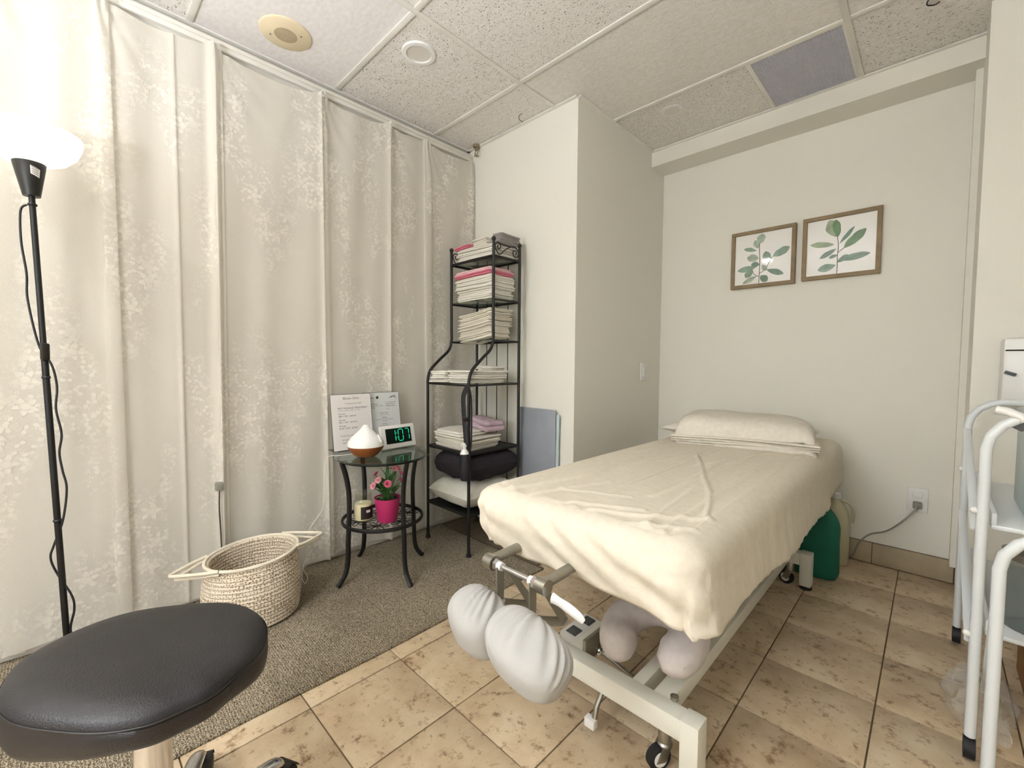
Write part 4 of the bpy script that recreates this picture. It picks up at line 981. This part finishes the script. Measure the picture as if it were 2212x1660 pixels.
hpad(L(-.602, .672, .406), (.101, .066, .061), (.40, .30, .05), 4)

# --- the sheet
RC = .075
def ridge(x, y, pts, wd):
    best = 9
    P = Vector((x, y))
    for a, b_ in zip(pts, pts[1:]):
        A = Vector(a); B = Vector(b_); d = B - A; s = max(0, min(1, (P - A).dot(d) / d.length_squared)); e = (P - A - d * s).length
        best = min(best, e)
    return math.exp(-(best / wd) ** 2)
RID = [([(-.685, 1.80), (-.60, 1.62), (-.52, 1.43)], .006, .009), ([(-.515, 1.42), (-.455, 1.30), (-.41, 1.17), (-.385, 1.08)], .006, .008),
       ([(-.90, .90), (-.86, 1.04), (-.82, 1.2), (-.82, 1.40), (-.83, 1.6)], .009, .008), ([(-.82, .90), (-.79, 1.0), (-.73, 1.2)], .010, .006), ([(-.95, .95), (-.93, 1.2), (-.94, 1.5)], .009, .006),
       ([(-.74, .90), (-.66, .96), (-.52, 1.02)], .010, .006), ([(-.46, .9), (-.50, 1.3), (-.50, 1.95)], .011, .006), ([(-.42, .88), (-.43, 1.26), (-.44, 1.9)], .009, .006), ([(-.56, 1.15), (-.55, 1.4), (-.58, 1.9)], .010, .005),
       ([(-.37, 1.0), (-.375, 1.4), (-.385, 2.0)], .008, .005), ([(-.62, .93), (-.48, .99), (-.36, 1.08)], .009, .007), ([(-.60, .89), (-.46, .93), (-.34, 1.0)], .008, .006), ([(-.75, 1.6), (-.72, 1.8), (-.73, 2.1)], .012, .004), ([(-.9, 1.7), (-.88, 2.0), (-.9, 2.3)], .010, .004),
       ([(-.48, 1.5), (-.42, 1.8), (-.38, 2.15)], .008, .005), ([(-.62, 1.62), (-.56, 1.85), (-.48, 2.1)], .009, .005), ([(-.98, 1.1), (-.97, 1.5), (-.98, 1.9)], .008, .004), ([(-.78, 1.02), (-.70, 1.06), (-.60, 1.10)], .008, .004)]
def drop(s, p):
    # length of cloth below the rounded top edge, by place on the perimeter
    x = p.x + BX; y = p.y
    k = max(0, min(1, (x + .98) / .35))
    near = .100 + .004 * k; right = .118 + .010 * sin(y * 9) + .035 * max(0, min(1, (y - 1.0) / .9)); left = .12; far = .15
    if p.x > BHW - .02:
        t_ = max(0, min(1, (y - (BY0 + .0)) / .35)); return near * (1 - t_) + right * t_ - .006 * math.exp(-((y - BY0 - .02) / .05) ** 2)
    if p.x < -BHW + .02: return left
    return near if y < 1.5 else far
NV1, NV2 = 64, 26; NSS = 900
def sheetf(u, v):
    p, n_ = rrect(u, BHW, BY0, BY1, RC); nv = NV1 + NV2; j = int(round(v * (nv - 1)))
    sy = max(BY0 + BHW, min(BY1 - BHW, p.y)); sp_ = Vector((0, sy))
    er = .060
    per = u * 2 * (2 * BHW + (BY1 - BY0))
    if j < NV1:
        t_ = j / (NV1 - 1); t_ = 1 - (1 - t_) ** 1.15
        q = sp_ + (p - n_ * er - sp_) * t_; z = BTZ
        x, y = q.x, q.y; edge = t_
        dz = 0
        for pts, wd, am in RID: dz += am * ridge(x + BX, y, pts, wd)
        dz += .0022 * fbm(((x + .3 * y) * 16, y * 3, 0)) + .0016 * fbm((x * 5, y * 5, 3))
        ned = max(0, 1 - (y - BY0) / .16)
        dz += .004 * ned * sin((x + .5 * (y - BY0)) * 62 + 1.5 * sin(x * 23)) * edge
        return (x, y - 1.8, z + dz)
    v2 = (j - NV1 + 1) / NV2; dl = drop(u, p) + .010; s_ = v2 * (er * PI / 2 + dl)
    if s_ < er * PI / 2: a = s_ / er; off = -er + er * sin(a); z = BTZ - er + er * cos(a)
    else:
        h = s_ - er * PI / 2; off = .0; z = BTZ - er - h
        below = max(0, h - .02) / .1
        inw = -.035 if (p.x < BHW - .03) else .012
        if p.x < -BHW + .03: inw = -.05
        if p.x >= BHW - .03 and p.y > 2.3: inw = -.0
        near_k = 1 if p.y < BY0 + .1 else 0
        xx = p.x + BX
        off += inw * min(1.4, below)
    fold = max(0, min(1, (s_ - .02) / .08))
    corner = math.exp(-((p - Vector((-BHW, BY0))).length / .12) ** 2)
    w_ = .006 * fbm((per * 7, (z - .6) * 4 + per * 2, 1)) + .0035 * fbm((per * 19, (z - .6) * 8 - per * 5, 4)) + .0012 * sin(per * 38 + 3 * sin(per * 7)) + corner * .008 * sin(per * 130)
    if p.y < BY0 + .05: w_ += .008 * fbm(((p.x + (z - .6) * 2.2) * 9, z * 3, 2)) + .004 * sin((p.x + (z - .6) * 2.0) * 40 + 2 * sin(p.x * 11))
    off += w_ * fold
    # the loose swag where the sheet hangs free at the near right corner
    c2 = math.exp(-((p - Vector((BHW, BY0))).length / .10) ** 2); off += .012 * c2 * fold * v2
    z -= c2 * .012 * v2
    if v2 > .8 and p.x > BHW - .03: z += (.004 * abs(sin(per * 52)) ** .5 + .006 * fbm((per * 6, 0, 0))) * (v2 - .8) / .2
    q = p + n_ * off
    return (q.x, q.y - 1.8, z + .003 * fbm((q.x * 9, q.y * 9, z * 9)) * fold)
sh = MB().grid(sheetf, NSS, NV1 + NV2, cu=True).build('bed_sheet', 'sheet', None, ang=80, loc=(BX, 1.8, 0))
sm = sh.modifiers.new('thickness', 'SOLIDIFY'); sm.thickness = .0015; sm.offset = 1
tag(sh, 'cream cotton sheet draped over the treatment table', 'sheet')
# pillow and folded blanket on the bed
cushion('pillow', 'thin cream pillow under the folded blanket at the far end of the bed', 'pillow', (-.70, 2.36, BTZ + .050), (.64, .44, .08), 'cloth_white', (0, 0, .02), 3.2, .012, .5, seed=21)
def blf(u, v):
    # folded blanket draped over the pillow: outer shell
    x = (u * 2 - 1); y = (v * 2 - 1)
    X = x * .295 * (1 - .04 * y * y) ; Y = y * .195
    k = max(0, 1 - abs(x) ** 5) ** .35 * max(0, 1 - abs(y) ** 6) ** .3
    z = .034 + .098 * k - .02 * max(0, -y) ** 2 + .012 * max(0, -x) * k + .006 * fbm((x * 2.2, y * 2.2, 5)) * k
    return (X, Y, z)
bl = thing('folded_blanket', 'cream folded blanket lying over the pillow at the far end of the bed', 'blanket', (-.655, 2.29, BTZ + .005), math.radians(13))
MB().grid(blf, 44, 30).grid(lambda u, v: (blf(u, v)[0], blf(u, v)[1], blf(u, v)[2] - .03), 44, 30).build('top_layer', 'towel_w', bl, ang=70)
for k in range(3):
    zz = .006 + k * .011
    def lay(u, v, zz=zz, k=k):
        x = -.295 + .588 * u; a = -PI / 2 - PI * v
        return (x, -.185 - .006 * k + .008 * sin(x * 9 + k) + .014 * cos(a) * 1.0, zz + .0058 * (sin(a) + 1) + .004 * sin(x * 7 + 1) + .006 * max(0, -x))
    mb = MB().grid(lay, 30, 9); mb.grid(lambda u, v, zz=zz, k=k: (-.295 + .588 * u, -.185 - .006 * k + .2 * v, zz + .0116 + .004 * sin((-.295 + .588 * u) * 7 + 1)), 30, 3)
    mb.grid(lambda u, v, zz=zz, k=k: (-.295 + .588 * u, -.185 - .006 * k + .2 * v, zz + .0 + .004 * sin((-.295 + .588 * u) * 7 + 1)), 30, 3)
    mb.build('fold_layer', 'towel_w', bl, ang=70)
# U-shaped face cushion on the base
fc = thing('face_cushion', 'lilac-grey U-shaped face cushion resting on the base frame of the table', 'cushion', (-.555, 1.165, .246))
fc.rotation_euler = (math.radians(14), math.radians(-8), math.radians(8))
arc = [V(.098 * cos(a) * 1.0, .108 * sin(a), 0) for a in [math.radians(-62 + k * (304 / 30)) for k in range(31)]]
rot_ = Matrix.Rotation(math.radians(0), 3, 'Z')
n_ = len(arc); rr = [.055 * (min(1, max(.15, 1 - (1 - min(k, n_ - 1 - k) / 3.2) ** 2)) ** .5 if min(k, n_ - 1 - k) < 3.2 else 1) for k in range(n_)]
MB().tube(arc, rr, 24, flat=(.95, 1.0)).build('ring', 'vinyl_grey', fc, ang=80)
ar2 = [p * 1.0 + V(p.x * .0, p.y * .0, .0) for p in arc]
MB().tube([V(p.x * 1.53, p.y * 1.48, .012) for p in arc[2:-2]], .0014, 5).build('piping', 'vinyl_grey', fc)
MB().tube([V(-.06, .06, .047), V(-.078, .075, .042), V(-.105, .1, .03)], .0015, 5).build('seam', 'dark_grey', fc)
# foot pedal switch
fp = thing('foot_pedal', 'white foot pedal control with two grey buttons behind the headrest', 'pedal', (-.885, 1.29, 0), math.radians(0))
MB().bb(-.055, .055, -.09, .10, 0, .035, .006).build('case', 'white_plastic', fp)
MB().box((-.005, -.002, .052), (.075, .16, .03), Euler((0, .08, 0)), .006).build('pedal_cover', 'white_plastic', fp)
for y in (-.045, .04): MB().box((-.004, y, .0682), (.04, .045, .004), Euler((0, .08, 0)), .001).build('button', 'dark_grey', fp)

# ================================================================== THINGS BY THE BACK WALL
gb = thing('cloth_bag', 'dark green fabric bag standing on the tiles behind the bed leg', 'bag', (-.415, 2.565, 0))
def bagf(u, v):
    a = 2 * PI * u; z = .37 * v; w_ = .132 * (1 - .02 * cos(PI * v)) * (1 if v < .6 else max(.08, (1 - ((v - .6) / .4) ** 2.2)) ** .6); d_ = .075 * (1 - .25 * v) * (1 if v < .6 else max(.08, (1 - ((v - .6) / .4) ** 2)) ** .5)
    e = .55; sg = lambda q: math.copysign(abs(q) ** e, q)
    k = 1 + .05 * fbm((cos(a) * 1.5, sin(a) * 1.5, v * 3)) 
    if v < .04: k *= .93 + v * 1.7
    return (sg(cos(a)) * w_ * k - .02 * v, sg(sin(a)) * d_ * k, z + .004)
MB().grid(bagf, 56, 30, cu=True).lathe([(.001, .004), (.09, .004)], (0, 0, 0), 4).build('body', 'bag_green', gb, ang=80)
MB().tube(catmull([(-.04, -.03, .35), (-.03, -.035, .38), (.0, -.03, .39), (.03, -.03, .38), (.035, -.03, .345)], 5), .006, 6).build('handle', 'bag_green', gb)
MB().box((.03, -.066, .30), (.03, .006, .022), Euler((.15, .4, 0)), .002).build('tag', 'white_plastic', gb)
jg = thing('plastic_jug', 'milky plastic jug standing against the back wall beside the green bag', 'jug', (-.345, 2.79, 0))
MB().lathe([(.001, 0), (.062, 0), (.066, .008), (.066, .20), (.06, .25), (.042, .30), (.022, .325), (.02, .34), (.001, .341)], seg=28).build('body', 'jug', jg)
MB().lathe([(.024, .335), (.024, .36), (.001, .361)], seg=20).build('cap', 'white_plastic', jg)
MB().tube(catmull([(.03, 0, .325), (.06, .0, .315), (.078, 0, .28), (.074, 0, .22)], 5), .008, 8).build('handle', 'jug', jg)
ot = thing('wall_outlet', 'white wall outlet with grey plug on the back wall', 'outlet', (-.033, YB, .37))
MB().box((0, -.004, 0), (.075, .008, .118), None, .002).build('plate', 'white_plastic', ot)
MB().box((0, -.010, .024), (.034, .006, .028), None, .004).build('socket', 'white_plastic', ot)
MB().box((0, -.018, -.024), (.032, .026, .032), None, .005).build('plug', 'cord_g', ot)
MB().tube(catmull([(0, -.03, -.026), (-.01, -.05, -.05), (-.06, -.06, -.12), (-.11, -.05, -.175), (-.17, -.04, -.21), (-.21, -.05, -.26), (-.235, -.04, -.335), (-.26, -.03, -.362), (-.36, -.027, -.365), (-.55, -.027, -.365)], 8), .004, 8).build('cable', 'cord_g', ot)

# ================================================================== FRAMED PRINTS
def picture(xc, zc_, label, leaves, stems, rz=0):
    W = .337
    pc = thing('framed_print', label, 'picture', (xc, YB, zc_)); 
    fw_ = .020; dp = .028
    for (x, z, a, b_) in ((0, W / 2 - fw_ / 2, W, fw_), (0, -W / 2 + fw_ / 2, W, fw_), (-W / 2 + fw_ / 2, 0, fw_, W - 2 * fw_), (W / 2 - fw_ / 2, 0, fw_, W - 2 * fw_)):
        MB().box((x, -dp / 2 - .001, z), (a, dp, b_), None, .0015).build('frame_side', 'frame_wood', pc)
    pr_ = MB().box((0, -.014, 0), (W - 2 * fw_, .004, W - 2 * fw_)).build('print', 'print', pc, smooth=False)
    Wi = W - 2 * fw_
    def q(u, v, e=0): return V((u - .5) * Wi, -.0165 - e, (.5 - v) * Wi)
    for i, (bu, bv, tu, tv, wd, mt) in enumerate(leaves):
        A = V(bu, bv, 0); B = V(tu, tv, 0); d = B - A; s = V(-d.y, d.x, 0).normalized(); pts = []
        for k in range(15):
            t_ = k / 14; pts.append(A + d * t_ + s * wd * sin(PI * t_ ** 1.15) ** .75 * (.9 + .2 * fbm((t_ * 3, i, 0))))
        for k in range(13, 0, -1):
            t_ = k / 14; pts.append(A + d * t_ - s * wd * sin(PI * t_ ** 1.15) ** .75 * (.9 + .2 * fbm((t_ * 3, i, 5))))
        MB().poly([q(p.x, p.y, .0003 + .00006 * i) for p in pts], .0002, (0, -1, 0)).build('printed_leaf', mt, pr_, smooth=False)
        MB().tube([q((A + d * .05).x, (A + d * .05).y, .0011 + .00006 * i), q((A + d * .9).x, (A + d * .9).y, .0011 + .00006 * i)], .0006, 4).build('printed_vein', 'pl2' if mt != 'pl2' else 'pl1', pr_)
    for st_ in stems:
        MB().tube(catmull([q(u, v, .0004) for u, v in st_], 6), .0016, 5, flat=(1, 1)).build('printed_stem', 'stem_p', pr_)
picture(-.750, 1.657, 'framed eucalyptus print with pale round leaves, left of the two pictures',
        [(.44, .22, .50, .0 + .02, .085, 'pl2'), (.42, .30, .36, .13, .06, 'pl2'), (.40, .34, .16, .27, .045, 'pl1'), (.68, .50, .97, .36, .085, 'pl1'), (.62, .62, .55, .38, .085, 'pl3'), (.44, .50, .22, .45, .085, 'pl2'), (.46, .62, .30, .60, .06, 'pl6'), (.50, .63, .58, .76, .05, 'pl2'), (.40, .66, .05, .70, .065, 'pl1'), (.33, .70, .20, .85, .075, 'pl1'), (.58, .74, .88, .86, .06, 'pl6'), (.42, .84, .15, .97, .05, 'pl2'), (.48, .84, .60, 1.0 - .03, .075, 'pl3')],
        [[(.45, .99), (.455, .8), (.46, .6), (.45, .4), (.44, .2)], [(.455, .8), (.55, .74), (.62, .62), (.68, .5)], [(.455, .86), (.36, .8), (.33, .72)]])
picture(-.381, 1.663, 'framed botanical print with broad green leaves, right of the two pictures',
        [(.45, .34, .33, .02, .115, 'pl5'), (.47, .34, .42, .03, .07, 'pl4'), (.49, .47, .70, .2, .035, 'pl3'), (.55, .56, .86, .27, .085, 'pl4'), (.42, .47, .05, .42, .06, 'pl5'), (.45, .55, .2, .69, .05, 'pl6'), (.47, .66, .34, .70, .035, 'pl3'), (.47, .76, .93, .70, .065, 'pl3'), (.47, .80, .62, .68, .05, 'pl6'), (.45, .84, .18, .90, .075, 'pl1')],
        [[(.465, .99), (.47, .84), (.465, .7), (.475, .5), (.455, .32)], [(.475, .62), (.52, .58), (.56, .55)]])

# ================================================================== TROLLEY AT THE RIGHT
ca = thing('folding_trolley', 'white tubular steel folding trolley at the right edge', 'trolley', (.35, 1.85, 0))
def A_(x, y, z): return (x - .35, y - 1.85, z)
def uframe(y, x0, x1, zt, r_, nm='frame_loop', zb=.06):
    rc = .09
    pts = [(x0, y, zb), (x0, y, .4), (x0, y, zt - rc)] + [(x0 + rc - rc * cos(a), y, zt - rc + rc * sin(a)) for a in (PI * .12, PI * .25, PI * .37, PI * .5)] + [((x0 + x1) / 2, y, zt)] + [(x1 - rc + rc * cos(a), y, zt - rc + rc * sin(a)) for a in (PI * .5, PI * .37, PI * .25, PI * .12)] + [(x1, y, zt - rc), (x1, y, .4), (x1, y, zb)]
    return MB().tube([A_(*p) for p in pts], r_, 12).build(nm, 'trolley', ca)
uframe(1.62, .103, .56, .905, .0115); uframe(2.28, .097, .56, .90, .0115)
uframe(1.43, .121, .53, .665, .0115, zb=.03)
def bar(p, q, w_=.010): MB().tube([A_(*p), A_(*q)], w_, 8, flat=(.35, 1)).build('brace', 'trolley', ca)
bar((.094, 2.26, .80), (.094, 1.64, .60)); bar((.094, 2.26, .50), (.094, 1.64, .30)); bar((.12, 1.44, .45), (.135, 1.75, .12))
for y, z in ((1.62, .655), (1.62, .33), (2.28, .65)): MB().ball(A_(.088, y, z), .009, 10).build('rivet', 'white_plastic', ca)
for z in (.34, .62):
    f_ = MB().bb(*[k for k in (.12 - .35, .54 - .35)], 1.64 - 1.85, 2.26 - 1.85, z - .012, z, .003).build('tray', 'trolley', ca)
    for (x0, x1, y0, y1) in ((.12, .13, 1.64, 2.26), (.53, .54, 1.64, 2.26)): MB().bb(x0 - .35, x1 - .35, y0 - 1.85, y1 - 1.85, z, z + .03, .002).build('tray_lip', 'trolley', f_)
for (x, y) in ((.103, 1.62), (.097, 2.28), (.56, 1.62), (.56, 2.28)):
    MB().tube([A_(x - .011, y, .03), A_(x + .011, y, .03)], .028, 20).build('wheel', 'rubber', ca)
    MB().cyl(A_(x, y, .03), A_(x, y, .075), .008, 10).build('wheel_stem', 'steel', ca)
# things on the trolley
bx = thing('storage_bin', 'pale blue plastic storage bin on the upper trolley tray', 'bin', (.30, 1.82, .621))
MB().bb(-.115, .16, -.13, .15, 0, .27, .012).build('tub', 'pale_blue', bx)
MB().bb(-.12, .165, -.135, .155, .265, .285, .006).build('lid', 'clear', bx)
mt_ = thing('metal_rack_bracket', 'white clip on the trolley handle beside the pale blue bin', 'clip', (.135, 1.62, .905))
MB().tube([(-.02, .0, .012), (.0, -.002, .008), (.02, -.004, -.002), (.03, -.006, -.012)], .010, 10).build('grip', 'white_plastic', mt_)
MB().box((.02, .006, -.02), (.03, .014, .03), Euler((0, .5, 0)), .003).build('jaw', 'dark_grey', mt_)
gj = thing('glass_canister', 'clear canister with metal lid on the lower trolley tray', 'canister', (.215, 1.74, .341))
MB().lathe([(.001, 0), (.06, 0), (.064, .01), (.064, .17), (.058, .18)], seg=28).build('jar', 'clear', gj)
MB().lathe([(.062, .18), (.066, .182), (.066, .2), (.03, .21), (.02, .225), (.001, .23)], seg=28).build('lid', 'tin', gj)
tag(MB().bb(.28, .40, 1.72, 1.95, .341, .52, .004).build('maroon_box', 'maroon'), 'maroon cardboard box on the lower trolley tray', 'box')
cb = thing('cardboard_box', 'brown open cardboard box under the trolley trays', 'box', (.34, 2.08, 0))
MB().bb(-.10, .14, -.15, .15, .0, .004).bb(-.10, -.096, -.15, .15, 0, .21).bb(.136, .14, -.15, .15, 0, .21).bb(-.1, .14, -.15, -.146, 0, .21).bb(-.1, .14, .146, .15, 0, .21).build('walls', 'cardboard', cb, smooth=False)
MB().box((-.12, 0, .225), (.06, .29, .003), Euler((0, -.5, 0))).build('flap', 'cardboard', cb, smooth=False)
# crumpled clear plastic bag on the floor
def crb(u, v):
    a = 2 * PI * u; b_ = PI / 2 * v; r_ = 1 + .3 * fbm((cos(a) * 2, sin(a) * 2, v * 3)) + .15 * fbm((cos(a) * 6, sin(a) * 6, v * 7))
    return (.075 * r_ * cos(a) * cos(b_), .16 * r_ * sin(a) * cos(b_), .004 + .085 * r_ * sin(b_) * .95)
tag(MB().grid(crb, 40, 14, cu=True).build('plastic_bag', 'bag_clear', None, ang=20, loc=(.135, 1.88, 0)), 'crumpled clear plastic bag on the floor beside the trolley', 'bag')
# white dispenser on the wall above the trolley
dsr = thing('wall_dispenser', 'white plastic dispenser with a dark slot on the wall above the trolley', 'dispenser', (.29, YJ, 1.02))
MB().bb(-.11, .14, -.10, 0, -.13, .11, .012).build('case', 'white_plastic', dsr)
MB().bb(-.104, .10, -.1025, -.09, .062, .067).build('slot', 'hole', dsr, smooth=False)
MB().box((-.09, -.105, -.02), (.03, .012, .012), Euler((0, .4, 0)), .002).build('latch', 'dark_grey', dsr)
MB().box((.02, -.104, .088), (.05, .008, .012), None, .002).build('window', 'dark_grey', dsr)
